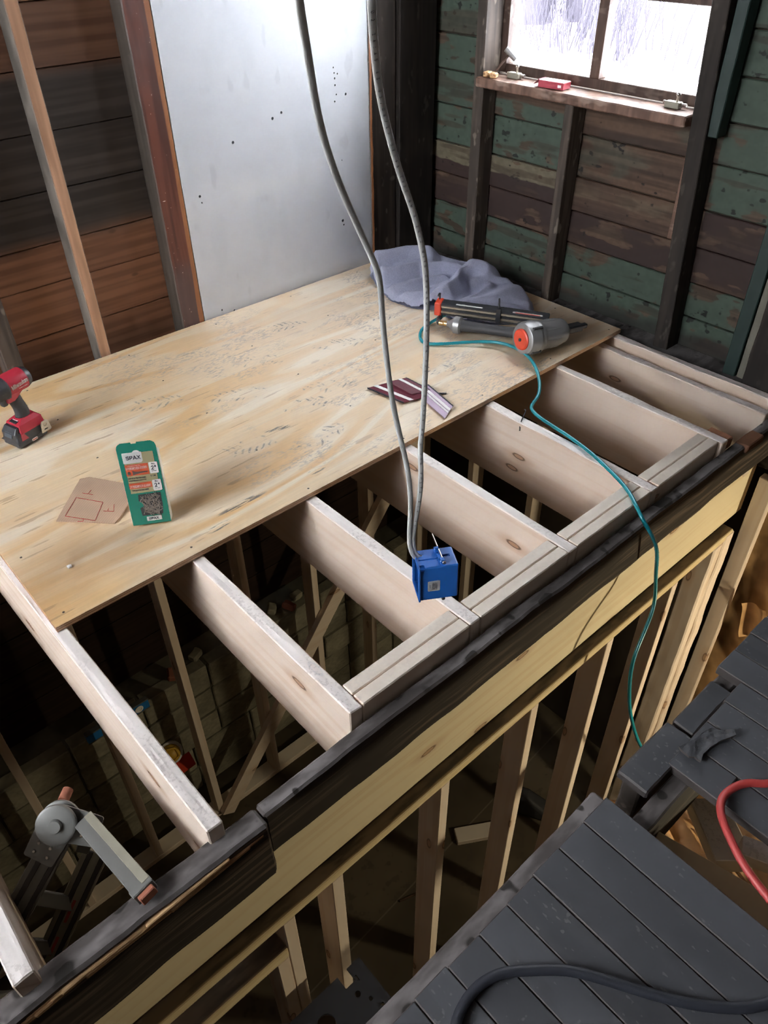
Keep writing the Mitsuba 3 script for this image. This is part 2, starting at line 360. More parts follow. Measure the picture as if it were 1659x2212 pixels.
bsdf('black_plastic', (.018, .020, .024), .42, spec=.5)
bsdf('screen', (.05, .06, .07), .2)
bsdf('card_green', (.004, .115, .078), .45, spec=.45)
bsdf('card_tan', (.33, .30, .17), .5)
bsdf('card_red', (.42, .07, .03), .5)
bsdf('ink', (.015, .018, .03), .6)
bsdf('white', (.78, .78, .76), .5)
bsdf('screws', (.17, .145, .125), .45, .3)
bsdf('clear_shell', (.72, .70, .64), .25, spec=.5)
def cardfn(p, n, uv):
    f = dr.sin((p.x * .55 - p.y * .83) * 900) * .5 + .5
    return mix((.36, .245, .165), (.40, .28, .19), f) * (.9 + .2 * fbm(p.x * 20, p.y * 20, 0.0, 2))
bsdf('cardboard', mikit.proc(cardfn), .8)
bsdf('red_pen', (.30, .035, .03), .6)
bsdf('maroon', (.11, .02, .032), .55)
bsdf('nail_violet', (.20, .15, .20), .4, .4)
bsdf('nail_head', (.02, .022, .028), .5)
bsdf('tape', (.70, .70, .69), .6)
bsdf('gun_grey', (.26, .265, .27), .42, .55)
bsdf('gun_black', (.012, .013, .016), .35, spec=.5)
bsdf('gun_orange', (.62, .055, .022), .4, spec=.5)
bsdf('rail_tan', (.42, .37, .29), .35, .6)
bsdf('brass', (.55, .36, .16), .3, 1.0)
bsdf('hose_teal', (.010, .215, .26), .3, spec=.5)
bsdf('hose_red', (.34, .04, .036), .5, spec=.5)
bsdf('hose_black', (.016, .018, .024), .5)
bsdf('box_pink', (.30, .035, .05), .5)
bsdf('level_blue', (.02, .16, .42), .4)
bsdf('lamp_yellow', (.55, .33, .04), .45)
bsdf('lamp_frame', (.08, .08, .08), .5)
bsdf('rust', (.20, .07, .04), .8)

# ------------------------------------------------------------------ the building's shell
def wall_x(name, x0, x1, ys, zs, mat, holes=()):
    """wall slab across y with rectangular openings (y0, y1, z0, z1)"""
    poly = sbox(ys[0], zs[0], ys[1], zs[1])
    for h in holes: poly = poly.difference(sbox(h[0], h[2], h[1], h[3]))
    R = np.array([[0, 0, 1], [1, 0, 0], [0, 1, 0.]])
    return put(struct(name), prism(poly, x1 - x0, R, (x0, 0, 0)), mat)
def wall_y(name, y0, y1, xs, zs, mat, holes=()):
    poly = sbox(xs[0], zs[0], xs[1], zs[1])
    for h in holes: poly = poly.difference(sbox(h[0], h[2], h[1], h[3]))
    R = np.array([[1, 0, 0], [0, 0, -1], [0, 1, 0.]])
    return put(struct(name), prism(poly, y1 - y0, R, (0, y1, 0)), mat)
WIN = (-.075, .915, .80, 1.78)
wall_r = wall_x('wall_right', 2.612, 2.66, (-4.2, 1.5), (-2.9, 3.3), 'void_boards', [WIN])
wall_b = wall_y('wall_back', 1.372, 1.42, (-2.95, 2.66), (-2.9, 3.3), 'void_boards')
wall_x('wall_left', -2.95, -2.9, (-4.2, 1.5), (-2.9, 3.3), 'shell_dark', [(-.95, 1.30, 1.35, 3.10)])
wall_y('wall_front', -4.25, -4.2, (-2.95, 2.66), (-2.9, 3.3), 'shell_dark')
put(struct('ceiling'), bx(-2.95, 2.66, -4.25, 1.5, 3.25, 3.32), 'shell_dark')
fb = put(struct('floor_basement'), bx(-2.95, 2.66, -4.25, 1.5, -2.93, -2.83), 'concrete')

# horizontal boards of the back wall (parts of it)
ZB = [-.33, -.11, .109, .297, .438, .613, .798, .983, 1.165, 1.34, 1.52, 1.70, 1.88, 2.06, 2.24, 2.42, 2.60, 2.78, 2.96, 3.14, 3.25]
for i in range(len(ZB) - 1):
    part(wall_b, 'board', bx(-2.85, 1.30, 1.347 + .002 * (i % 3), 1.369, ZB[i] + .0015, ZB[i + 1] - .0015, .002), 'brown_boards', seed=i + 1, tone=(1, .92, 1.06)[i % 3])
# painted boards inside the window wall
ZS = [-.335, -.20, -.065, .073, .209, .346, .484, .646, .786, .926, 1.064, 1.2, 1.337, 1.474, 1.61, 1.755, 1.90, 2.04, 2.18, 2.31, 2.445, 2.58, 2.72, 2.86, 3.0, 3.12, 3.25]
for i in range(len(ZS) - 1):
    z0, z1 = ZS[i], ZS[i + 1]; runs = [(-4.15, 1.37)]
    if z1 > WIN[2] + .02 and z0 < WIN[3] - .01: runs = [(-4.15, WIN[0]), (WIN[1], 1.37)]
    for y0, y1 in runs:
        j = .003 * math.sin(i * 2.3)
        m = bx(2.588 + j, 2.607, y0, y1, z0 + .004, z1 - .0025, .003)
        m.vertices[:, 0] += np.where(m.vertices[:, 2] > (z0 + z1) / 2, .004, 0) * (m.vertices[:, 0] < 2.6)
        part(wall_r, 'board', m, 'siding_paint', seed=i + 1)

# ------------------------------------------------------------------ window
w1 = tag('window_1', kind='structure')
part(w1, 'frame', [bx(2.592, 2.640, .866, .905, .815, 1.76), bx(2.592, 2.640, -.075, -.030, .815, 1.76), bx(2.592, 2.640, -.03, .866, .812, .848),
                   bx(2.592, 2.640, -.03, .866, 1.112, 1.155), bx(2.592, 2.640, -.03, .866, 1.72, 1.76)], 'window_wood', seed=3, tone=.55, label='dark window sash')
part(w1, 'mullion', bx(2.590, 2.640, .397, .440, .848, 1.112), 'window_wood', seed=4, tone=.8)
part(w1, 'mullion', bx(2.590, 2.640, .397, .440, 1.155, 1.72), 'window_wood', seed=5, tone=.8)
for y0, y1 in ((-.03, .397), (.44, .866)):
    for z0, z1 in ((.848, 1.112), (1.155, 1.72)):
        R = np.array([[0, 0, 1], [1, 0, 0], [0, 1, 0.]])
        k = key_for(w1 + '__pane')
        scene[k] = {'type': 'rectangle', 'bsdf': {'type': 'ref', 'id': 'mat_glass'}, 'to_world': T().translate([2.618, (y0 + y1) / 2, (z0 + z1) / 2]).rotate([0, 1, 0], -90).scale([(z1 - z0) / 2, (y1 - y0) / 2, 1])}
part(w1, 'sill', rough(bx(2.462, 2.592, -.068, .915, .772, .808, .004), .0015, 30, .04, 2), 'window_wood', seed=6, tone=1.15, label='dusty reddish brown window sill')
part(w1, 'jamb', rough(bx(2.485, 2.592, .897, .917, .809, 1.78, .003), .001, 30, .06, 4), 'dark_stud', seed=7, tone=1.0, label='scuffed brown window jamb')

# ------------------------------------------------------------------ studs and boards standing against the walls
def wstud(x0, x1, y0, y1, z0, z1, mat, label, seed, cat='stud', tone=1.0, amp=.0015, name='wall_stud', group=None, shear=0.0):
    m = rough(bx(x0, x1, y0, y1, z0, z1, .003), amp, 9, .07, seed)
    if shear: m.vertices[:, 1] += shear * (m.vertices[:, 2])
    return one(name, m, mat, label, cat, group, seed=seed, tone=tone)
wstud(.735, .780, 1.262, 1.346, -.30, 3.24, 'old_stud', 'rough tan-faced wall stud on the brown boards, left of the red post', 11, tone=1.0)
wstud(.385, .446, 1.262, 1.346, -.30, 3.24, 'dark_stud', 'dark grey wall stud at the far left edge, behind the red impact driver', 12, tone=1.1)
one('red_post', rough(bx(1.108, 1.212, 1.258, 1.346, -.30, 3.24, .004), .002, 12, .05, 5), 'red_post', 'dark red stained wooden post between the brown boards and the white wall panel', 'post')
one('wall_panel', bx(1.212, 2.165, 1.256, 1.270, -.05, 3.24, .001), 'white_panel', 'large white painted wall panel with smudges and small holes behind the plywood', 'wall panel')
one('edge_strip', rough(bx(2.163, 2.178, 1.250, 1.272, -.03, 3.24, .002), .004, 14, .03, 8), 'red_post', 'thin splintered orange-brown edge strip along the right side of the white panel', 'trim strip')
wstud(2.180, 2.335, 1.272, 1.346, -.30, 3.24, 'dark_stud', 'dark brown corner post just right of the white panel', 13, 'post', .55, .002, 'corner_post')
wstud(2.339, 2.56, 1.25, 1.346, -.30, 3.24, 'dark_stud', 'nearly black corner post beside the green window wall', 14, 'post', .22, .002, 'corner_post')
wstud(2.50, 2.587, .902, .960, -.30, 3.24, 'dark_stud', 'weathered wall stud at the left side of the window', 15)
wstud(2.50, 2.587, .430, .472, -.30, .772, 'dark_stud', 'weathered short wall stud under the middle of the window sill', 16)
wstud(2.497, 2.587, -.185, -.122, -.30, 3.24, 'dark_stud', 'dark wall stud at the right side of the window', 17, tone=.32, shear=.063)
one('furring_strip', rough(bx(2.512, 2.575, -.172, -.128, .748, 3.24, .003), .002, 12, .05, 3), 'green_board', 'dark green painted strip with a cut lower end, right of the window stud', 'wood strip')
wstud(2.560, 2.588, -.10, -.045, .36, .770, 'window_wood', 'short reddish brown board under the right end of the window sill', 18, 'board', 1.0, .002, 'short_board')
m = rough(bx(2.50, 2.586, -.484, -.433, -.30, 3.24, .003), .001, 9, .08, 6)
one('green_board', m, 'green_board', 'dark green painted upright board at the right edge of the window wall', 'board')
m = rough(bx(2.505, 2.586, -.530, -.489, -.30, 3.24, .003), .002, 14, .05, 9)
one('beige_board', m, 'beige_board', 'chipped beige upright board beside the dark green board at the right edge', 'board')
wstud(2.44, 2.586, -.78, -.538, -.30, 3.24, 'dark_stud', 'broad nearly black post beside the chipped beige board at the right edge', 19, 'post', .25, .003, 'dark_post')
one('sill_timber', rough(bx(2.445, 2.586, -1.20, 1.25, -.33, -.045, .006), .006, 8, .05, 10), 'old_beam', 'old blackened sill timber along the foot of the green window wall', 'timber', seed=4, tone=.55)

# ------------------------------------------------------------------ plywood deck and new floor joists
one('plywood_sheet', bx(0, 2.44, 0, 1.252, -.018, 0, .0008), 'plywood', 'large sheet of plywood with boot prints lying over the pale joists', 'plywood sheet')
def joist(x0, x1, y0, y1, label, seed, skew=0.0, tone=1.0, z1=-.0185):
    z0 = z1 - .2835
    m = cbox(x1 - x0, y1 - y0, z1 - z0, .003)
    v, f = trimesh.remesh.subdivide_to_size(m.vertices, m.faces, .09); m = trimesh.Trimesh(v, f, process=False); m.merge_vertices()
    p = m.vertices; top = np.clip((p[:, 2] - .12) / .02, 0, 1)
    p = p + np.array([(x0 + x1) / 2, (y0 + y1) / 2, (z0 + z1) / 2])
    p[:, 2] += top * np.minimum(0, (meshkit.fbm(p * [40, 7, 1], 3, seed) - .62) * .012)
    p[:, 0] += skew * (p[:, 1] - y0) / (y1 - y0)
    m.vertices = p
    return one('floor_joist', m, 'lumber_y', label, 'joist', seed=seed, tone=tone)
joist(-.400, -.360, -.728, 1.25, 'pale floor joist end in the lower left corner of the photo', 20, tone=.74)
joist(.000, .037, -.714, 1.25, 'pale floor joist under the left edge of the plywood, reaching past the old beam split', 21, -.03, .86)
joist(.394, .432, -.690, 1.25, 'knotty pale floor joist left of the blue box, first one carrying blocking', 22)
joist(.796, .834, -.690, 1.25, 'pale floor joist with a scuffed white top passing right behind the blue box', 23)
joist(1.203, 1.241, -.690, 1.25, 'pale floor joist with a peeling top, next one right of the blue box', 24)
joist(1.614, 1.652, -.690, 1.25, 'pale floor joist with the teal hose lying along its top', 25)
joist(2.014, 2.052, -.704, 1.25, 'pale floor joist near the nail gun, its end beside the small reddish wedge', 26)
joist(2.334, 2.371, -.700, 1.25, 'greyer floor joist second from the window wall', 27, tone=.92, z1=-.047)
joist(2.395, 2.431, -.685, 1.25, 'pale floor joist lying closest to the green window wall', 28, tone=.92)
for i in range(4):
    x0, x1 = ((.434, .794), (.836, 1.201), (1.243, 1.612), (1.654, 2.012))[i]
    where = ('in the nearest bay, left of the blue box', 'in the bay right of the blue box', 'in the bay beside the crossing teal hose', 'in the bay ending at the small reddish wedge')[i]
    one('blocking', bx(x0, x1, -.690, -.653, -.158, -.0195, .003), 'lumber_x', f'front wood block of the pair, {where}', 'wood block', seed=40 + i, tone=1.02)
    one('blocking', bx(x0, x1, -.650, -.612, -.158, -.0215, .003), 'lumber_x', f'rear wood block of the pair, {where}', 'wood block', seed=50 + i, tone=.98)
one('wood_wedge', rough(bx(2.056, 2.100, -.70, -.615, -.075, -.032, .004), .003, 20, .03, 4), 'brown_boards', 'small reddish wood wedge beside the end of the joist next to the window wall', 'wood wedge', seed=3, tone=1.6)
one('wood_wedge', rough(bx(2.13, 2.24, -.748, -.70, -.10, -.066, .004), .004, 20, .03, 5), 'brown_boards', 'flat reddish wood scrap lying on the right end of the old beam', 'wood scrap', seed=5, tone=.55)

# ------------------------------------------------------------------ old beams, plates and framing below
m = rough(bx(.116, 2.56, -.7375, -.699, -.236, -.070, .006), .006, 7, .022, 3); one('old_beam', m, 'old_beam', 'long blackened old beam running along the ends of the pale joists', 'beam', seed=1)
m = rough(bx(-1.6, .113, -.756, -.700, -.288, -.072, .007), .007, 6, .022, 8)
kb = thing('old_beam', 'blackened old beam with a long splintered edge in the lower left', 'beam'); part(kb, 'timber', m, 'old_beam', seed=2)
pts = np.array([(-.62 + .028 * i, 0, 0) for i in range(21)]); sp = []
for i in range(22):
    x = -.66 + i * .027 + rng.uniform(-.01, .01); L = rng.uniform(.08, .2)
    z = -.088 - .012 * rng.random() - .01 * max(0, -x); sp.append(beam((x, -.752 + rng.uniform(-.003, .002), z), (x + L, -.750 + rng.uniform(-.003, .003), z + rng.uniform(-.006, .006)), .008 + .008 * rng.random(), .010 + .012 * rng.random(), (0, 0, 1), .003))
part(kb, 'splinters', sp, 'raw_split', label='torn orange-brown raw wood splinters', kind='stuff')
one('header_plank', bx(-1.6, 2.452, -.695, -.657, -.555, -.312, .003), 'lumber_yellow', 'wide yellow plank standing on edge below the old beam', 'plank', seed=61)
one('top_plate', rough(bx(-1.6, 2.318, -.737, -.648, -.594, -.556, .003), .0012, 9, .08, 2), 'lumber_dusty', 'new wall top plate covered in dark dust, along the foot of the yellow plank', 'top plate', seed=62)
one('lower_plate', rough(bx(-1.6, .104, -.737, -.560, -.786, -.735, .003), .0012, 9, .08, 4), 'lumber_dusty', 'short dusty lower plate under the top plate at the bottom left', 'plate', seed=63)
one('wood_shim', rough(bx(.385, .635, -.703, -.697, -.262, -.232, .001), .001, 30, .05, 3), 'raw_split', 'thin splintered shim strip sticking out below the middle of the old beam', 'shim', seed=1)
one('wood_shim', rough(bx(.12, .38, -.705, -.698, -.268, -.225, .001), .001, 30, .05, 5), 'raw_split', 'thin splintered shim strip under the left end of the long old beam', 'shim', seed=2)
ord_ = ['first', 'second', 'third', 'fourth', 'fifth', 'sixth', 'seventh', 'eighth']
flabel = ['new wall stud ending at the black steel table', 'new wall stud under the middle of the yellow plank, left of the wood offcut', 'new wall stud standing over the wood offcut on the basement floor', 'new wall stud next left of the hanging teal hose', 'new wall stud crossed by the hanging teal hose']
for k in range(5):
    x = .264 + .4064 * k + (.002 * k)
    one('front_stud', bx(x, x + .038, -.737, -.648, -2.83, -.595, .002), 'lumber_z', flabel[k], 'stud', seed=70 + k)
one('front_stud', bx(.105, .142, -.737, -.648, -2.83, -.595, .002), 'lumber_z', 'full-height new stud at the end of the lower plate', 'stud', seed=76)
one('front_stud', bx(.064, .103, -.737, -.648, -2.83, -.788, .002), 'lumber_z', 'shorter new stud tucked under the end of the lower plate', 'stud', seed=77)
m = rough(bx(2.205, 2.262, -.737, -.648, -2.83, -.60, .006), .003, 10, .04, 6); one('front_stud', m, 'lumber_z', 'rough split stud, left one of the pair at the right end of the new wall', 'stud', seed=78, tone=1.05)
m = rough(bx(2.268, 2.335, -.742, -.66, -2.83, -.57, .006), .007, 7, .04, 9); one('front_stud', m, 'lumber_z', 'ragged barky stud, right one of the pair at the right end of the new wall', 'stud', seed=79, tone=1.08)
one('front_stud', bx(2.40, 2.44, -.80, -.735, -2.83, -.34, .003), 'lumber_z', 'narrow stud beyond the dark gap, against the brown paper', 'stud', seed=80, tone=.8)
bn = ['leftmost stud of the basement back wall, at the left edge of the photo', 'basement back stud passing behind the ladder hinge', 'basement back stud right of the ladder, behind the leftmost plywood joist', 'basement back stud beside the yellow fixture, meeting the foot of the diagonal brace', 'basement back stud crossed by the lower half of the diagonal brace', 'basement back stud crossed by the diagonal brace at its middle', 'basement back stud just left of the hanging blue box']
for i, k in enumerate(range(-1, 6)):
    x = -.246 + .4064 * k
    one('back_stud', bx(x, x + .038, .890, .979, -2.79, -.35, .002), 'lumber_z', bn[i], 'stud', seed=90 + i, tone=.98)
one('bottom_plate', bx(-1.6, 2.27, .888, .979, -2.83, -2.79, .002), 'lumber_x', 'bottom plate of the basement back wall lying on the concrete', 'plate', seed=98)
one('back_top_plate', bx(-1.6, 2.27, .890, .979, -.35, -.312, .002), 'lumber_x', 'top plate of the basement back wall under the joists', 'plate', seed=99)
b0, b1 = np.array([.617, .868, -2.79]), np.array([1.855, .868, -1.147]); dd = (b1 - b0) / np.linalg.norm(b1 - b0)
one('diagonal_brace', beam(b0 - dd * .02, b1 + dd * .9, .036, .089, (0, 1, 0)), 'lumber_x', 'diagonal brace nailed across the basement back studs', 'brace', seed=101)
for i, (y, s) in enumerate(((1.03, 'deepest'), (.62, 'middle'), (.22, 'nearest'))):
    one('side_stud', bx(2.28, 2.369, y - .019, y + .019, -2.83, -.312, .002), 'lumber_z', f'{s} stud of the basement side wall seen between the joists', 'stud', seed=104 + i, tone=.75)

# basement block wall: every block a part
wbs = tag('wall_basement', kind='structure')
part(wbs, 'mortar', bx(-2.9, 2.6, 1.135, 1.36, -2.83, -1.842), 'block', seed=3, tone=.45)
for r in range(5):
    x = -1.75 - .2 * (r % 2); i = 0
    while x < 2.35:
        L = .392 * (1 if rng.random() > .12 else .5); z = -2.83 + r * .2
        m = rough(bx(x + .006, x + L - .006, 1.118 + rng.uniform(-.006, .004), 1.20, z + .007, z + .193, .006), .005, 14, .06, r * 20 + i)
        part(wbs, 'block', m, 'block', seed=r * 13 + i, tone=rng.uniform(.82, 1.1)); x += L; i += 1
for i in range(7):
    z = -1.84 + i * .215
    part(wbs, 'board', rough(bx(-2.9, 2.6, 1.325, 1.35, z + .003, z + .212, .003), .002, 6, .2, i), 'brown_boards', seed=30 + i, tone=.12)
for i, (x, y, a) in enumerate(((1.18, 1.16, .3), (1.29, 1.20, .9), (1.38, 1.15, 2.1), (1.46, 1.19, .1), (.62, 1.17, 1.2), (.78, 1.2, .4))):
    m = rough(cbox(.075, .05, .04, .008), .008, 22, .02, i); m.apply_transform(trimesh.transformations.rotation_matrix(a, [.2, .1, 1])); m.apply_translation([x, y, -1.808])
    one('brick_fragment', m, 'block' if i % 2 else 'rust', ('pale', 'reddish')[1 - i % 2] + ' masonry fragment on the block wall ledge, ' + ('leftmost of its cluster', 'second of its cluster', 'third of its cluster', 'right end of its cluster', 'nearer the blue level', 'second from the blue level')[i], 'brick fragment', 'masonry fragments on the block wall ledge', seed=i, tone=1.1)

# ------------------------------------------------------------------ old grey plank floor
fo = tag('added_floor_left', kind='structure')  # unseen deck, added to keep daylight out of the basement on the left
for i in range(12):
    part(fo, 'plank', bx(-2.9, -.46, -.69 + i * .168, -.692 + (i + 1) * .168, -.045, -.02, .002), 'grey_paint_floor', seed=200 + i)
fl = tag('floor', kind='structure')
xb = [-2.2 + .0805 * i for i in range(28)]
xs = [x for x in xb if x < .04] + [.035, .116, .197, .281, .361, .442, .524, .606, .690]
pl = []
for i in range(len(xs) - 1):
    if xs[i + 1] - xs[i] > .02: pl.append((xs[i], xs[i + 1], -1.195 + rng.uniform(-.004, .003), -4.15))
xr = [.857, .940, 1.022, 1.104, 1.186, 1.268, 1.35, 1.432, 1.514, 1.6, 1.68, 1.76, 1.84, 1.92, 2.0, 2.08, 2.16, 2.24, 2.32, 2.40, 2.48, 2.56]
for i in range(len(xr) - 1):
    y1 = (-1.236 if i < 3 else -1.232 if i == 3 else -1.172 + rng.uniform(-.008, .006))
    if i == 0: pl += [(xr[0], xr[1], y1, -1.358), (xr[0], xr[1], -1.364, -4.15)]
    else: pl.append((xr[i], xr[i + 1], y1, -4.15))
pl += [(.692, .772, -2.05, -4.15), (.774, .855, -2.05, -4.15)]
for i, (x0, x1, y1, y0) in enumerate(pl):
    m = bx(x0 + .0008, x1 - .0012, y0, y1, -.096, -.070 + rng.uniform(-.0015, .0015), .002)
    if i % 4 == 1: m = rough(m, .0015, 20, .25, i)
    part(fl, 'plank', m, 'grey_paint_floor', seed=i + 1, tone=rng.uniform(.9, 1.1))
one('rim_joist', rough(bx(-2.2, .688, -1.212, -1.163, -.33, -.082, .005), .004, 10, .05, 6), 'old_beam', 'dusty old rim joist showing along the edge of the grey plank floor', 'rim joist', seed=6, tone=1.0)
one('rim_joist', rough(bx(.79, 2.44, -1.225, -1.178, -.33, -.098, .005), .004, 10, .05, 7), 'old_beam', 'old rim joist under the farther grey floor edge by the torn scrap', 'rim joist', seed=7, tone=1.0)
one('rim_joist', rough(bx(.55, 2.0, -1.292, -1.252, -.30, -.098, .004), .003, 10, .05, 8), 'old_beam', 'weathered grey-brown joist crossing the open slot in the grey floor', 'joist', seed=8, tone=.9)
one('sleeper_board', rough(bx(.760, .956, -1.248, -1.172, -.096, -.072, .004), .003, 18, .03, 2), 'grey_paint_floor', 'short grey painted board piece at the head of the floor slot', 'board', seed=60)
one('sleeper_board', rough(bx(.970, 1.148, -1.234, -1.18, -.094, -.078, .004), .004, 18, .03, 3), 'grey_paint_floor', 'narrow dusty board scrap beside the notched floor edge, with small nails', 'board', seed=61, tone=.8)
one('slot_joist', beam((.745, -1.30, -.225), (.885, -1.95, -.225), .09, .038, (1, 0, 0)), 'lumber_yellow', 'yellowish joist lying down inside the floor slot', 'joist', seed=111, tone=.8)
one('slot_joist', beam((1.02, -1.31, -.34), (.90, -1.44, -.30), .04, .089, (0, 0, 1)), 'lumber_y', 'short stud piece inside the floor slot near the red hose', 'stud', seed=112, tone=.85)
one('slot_joist', beam((.93, -1.43, -.27), (1.06, -1.72, -.27), .05, .04, (1, 0, 0)), 'lumber_y', 'thin wood offcut lying along the floor slot under the red hose', 'wood offcut', seed=113, tone=.75)
def sheet(nu, nv, fn, th=.002):
    u, v = np.meshgrid(np.linspace(0, 1, nu), np.linspace(0, 1, nv), indexing='ij'); p = fn(u, v)
    i, j = np.meshgrid(np.arange(nu - 1), np.arange(nv - 1), indexing='ij'); a = i * nv + j
    f = np.stack([a, a + nv, a + nv + 1, a + 1], -1).reshape(-1, 4); f = np.vstack([f[:, [0, 1, 2]], f[:, [0, 2, 3]]])
    m = trimesh.Trimesh(p.reshape(-1, 3), f, process=False); n = m.vertex_normals
    w = trimesh.Trimesh(np.vstack([m.vertices, m.vertices - n * th]), np.vstack([f, f[:, ::-1] + nu * nv]), process=False)
    ring = np.r_[np.arange(nv), np.arange(1, nu) * nv + nv - 1, (nu - 1) * nv + np.arange(nv - 2, -1, -1), np.arange(nu - 2, 0, -1) * nv]
    r2 = np.roll(ring, -1); q = np.stack([ring, ring + nu * nv, r2 + nu * nv, r2], 1)
    return trimesh.Trimesh(w.vertices, np.vstack([w.faces, q[:, [0, 1, 2]], q[:, [0, 2, 3]]]), process=False)
def crumple(x0, x1, y0, y1, z, amp, seed, tear=0.02):
    def fn(u, v):
        x = x0 + (x1 - x0) * u + tear * (meshkit.fbm(np.stack([v * 7, v * 0, u * 3], -1), 3, seed) - .5) * (u > .5)
        y = y0 + (y1 - y0) * v + tear * 2 * (meshkit.fbm(np.stack([u * 7, u * 0, v * 2], -1), 3, seed + 3) - .5)
        n = meshkit.fbm(np.stack([x * 9, y * 9, x * 0], -1), 4, seed); n2 = np.abs(meshkit.fbm(np.stack([x * 5, y * 5, x * 0 + 3], -1), 3, seed + 1) - .5)
        return np.stack([x, y, z + amp * (n - .5) * 2 + amp * n2 * 3], -1)
    return sheet(30, 30, fn)
one('torn_paper', crumple(1.03, 1.36, -1.36, -1.02, -.93, .06, 3, .08), 'kraft', 'crumpled tan paper at the head of the floor slot', 'torn paper', smooth=True, seed=1, tone=1.5)
one('torn_paper', crumple(1.18, 1.62, -1.66, -1.30, -.95, .06, 8, .14), 'kraft', 'torn brown paper facing below the floor slot beside the red hose', 'torn paper', smooth=True, seed=2, tone=1.2)
def wallpaper(u, v):
    y = -1.75 + 1.0 * u; z = -2.6 + 2.28 * v
    n = meshkit.fbm(np.stack([y * 5, z * 3, y * 0], -1), 4, 5)
    return np.stack([2.575 - .10 * n - .03 * np.sin(y * 9 + z * 2), y, z], -1)
one('kraft_facing', sheet(36, 60, wallpaper, .004), 'kraft', 'wrinkled brown paper facing on the foundation wall at the right edge', 'paper facing', smooth=True, seed=3, tone=1.0)
def flap(u, v):
    return np.stack([2.36 + .05 * v + .02 * np.sin(u * 5), -.86 - .10 * u - .03 * v, -.92 - .22 * v + .05 * u + .02 * np.sin(v * 6)], -1)
one('paper_flap', sheet(14, 14, flap), 'kraft', 'loose torn flap of brown paper beside the narrow stud at the right edge', 'torn paper', smooth=True, seed=4, tone=1.35)

# ------------------------------------------------------------------ work lamp hanging under the grey floor (it lights the basement)
wl = thing('work_lamp', 'bare bulb work lamp hanging below the grey plank floor', 'lamp')
part(wl, 'socket', cyl((WORK_LAMP[0], WORK_LAMP[1], WORK_LAMP[2] + .045), (WORK_LAMP[0], WORK_LAMP[1], WORK_LAMP[2] + .13), .022), 'black_plastic', 40)
part(wl, 'cord', cyl((WORK_LAMP[0], WORK_LAMP[1], WORK_LAMP[2] + .12), (WORK_LAMP[0], WORK_LAMP[1], -.10), .004, 8), 'black_plastic', 40)
kk = key_for(wl + '__bulb'); bulb = trimesh.creation.icosphere(3, .05); bulb.apply_translation(WORK_LAMP)
scene[kk] = mikit.ply(bulb, None, smooth=True, emitter={'type': 'area', 'radiance': {'type': 'rgb', 'value': [LAMP_POWER * c for c in (1.0, .86, .58)]}})

# ------------------------------------------------------------------ hanging cables and blue electrical box
W, H, D = .088, .092, .066
from scipy.spatial.transform import Rotation as Rot
RB = Rot.from_euler('ZXY', [-.55664, -.0782, -.003]).as_matrix(); TB = np.array([.6325, -.7242, .2677])
def inbox(x, y, z): return RB @ np.array([x, y, z]) + TB
bb = thing('electrical_box', 'blue plastic electrical box hanging from two grey cables', 'electrical box')
outer = rbox(W, D, H, .004); inner = cbox(W * 1.0, D - .010, H - .010, .002); inner.apply_translation([-.006, 0, 0])
def mf(m):
    import manifold3d as M
    return M.Manifold(M.Mesh(np.asarray(m.vertices, np.float32), np.asarray(m.faces, np.uint32)))
def tm(m):
    q = m.to_mesh(); return trimesh.Trimesh(q.vert_properties[:, :3], q.tri_verts, process=False)
shell = mf(outer) - mf(inner)
slot = cbox(.055, .005, .006, .001); slot.apply_translation([-.012, -.004, H / 2]); shell = shell - mf(slot)
slot = cbox(.020, .008, .006, .001); slot.apply_translation([.022, .003, H / 2]); shell = shell - mf(slot)
for i in range(4):
    s = cyl((-W / 2, -.04, -.012 - i * .0105), (-W / 2, .04, -.012 - i * .0105), .0035, 10); shell = shell - mf(s)
notch = cbox(.012, .012, .012, .001); notch.apply_translation([-W / 2 + .008, -D / 2 + .006, H / 2 - .002]); shell = shell - mf(notch)
m = tm(shell); m.apply_translation([0, D / 2, 0]); part(bb, 'body', pose(m, RB, TB), 'box_blue', 35)
part(bb, 'interior', pose(pose(cbox(.004, D - .011, H - .011, .001), None, (W / 2 - .012, D / 2, 0)), RB, TB), 'box_blue_dark')
fl_ = [pose(cbox(.004, D + .008, H + .002, .001), None, (-W / 2 + .001, D / 2, .001))]
hole = cbox(.02, D - .014, H - .016, .001); hole.apply_translation([-W / 2, D / 2, 0])
part(bb, 'rim', pose(tm(mf(fl_[0]) - mf(hole)), RB, TB), 'box_blue')
lugs = [pose(cbox(.012, .014, .011, .002), None, (.010, .014, H / 2 + .004)), pose(cbox(.012, .010, .012, .002), None, (.006, D - .012, H / 2 + .005)), pose(cbox(.010, .016, .004, .001), None, (.009, D * .5, H / 2 + .003))]
part(bb, 'nail_lug', pose(trimesh.util.concatenate(lugs), RB, TB), 'box_blue')
for x, z in ((.012, H / 2 + .006), (.012, -H / 2 - .004)):
    y1 = (D + .038) if z > 0 else D
    part(bb, 'nail', [cyl(inbox(x, .006, z), inbox(x - .004, y1, z + .004), .0018, 10), cyl(inbox(x, .003, z), inbox(x, .006, z), .004, 12)], 'steel' if z > 0 else 'rubber', True)
part(bb, 'label_sticker', pose(prism(rrect(.0275, .0285, .003), .0006), RB @ np.array([[1, 0, 0], [0, 0, -1], [0, 1, 0.]]), inbox(-.011, 0, -.006)), 'white_label')
bars = [pose(cbox(.012, .0004, h, .0001), None, (-.009, -.0010, z)) for z, h in ((.001, .0006), (-.0005, .0012), (-.003, .0007), (-.0045, .001), (-.0065, .0006), (-.0085, .0016), (-.011, .0007), (-.0125, .0012), (-.0155, .001), (.0035, .001))]
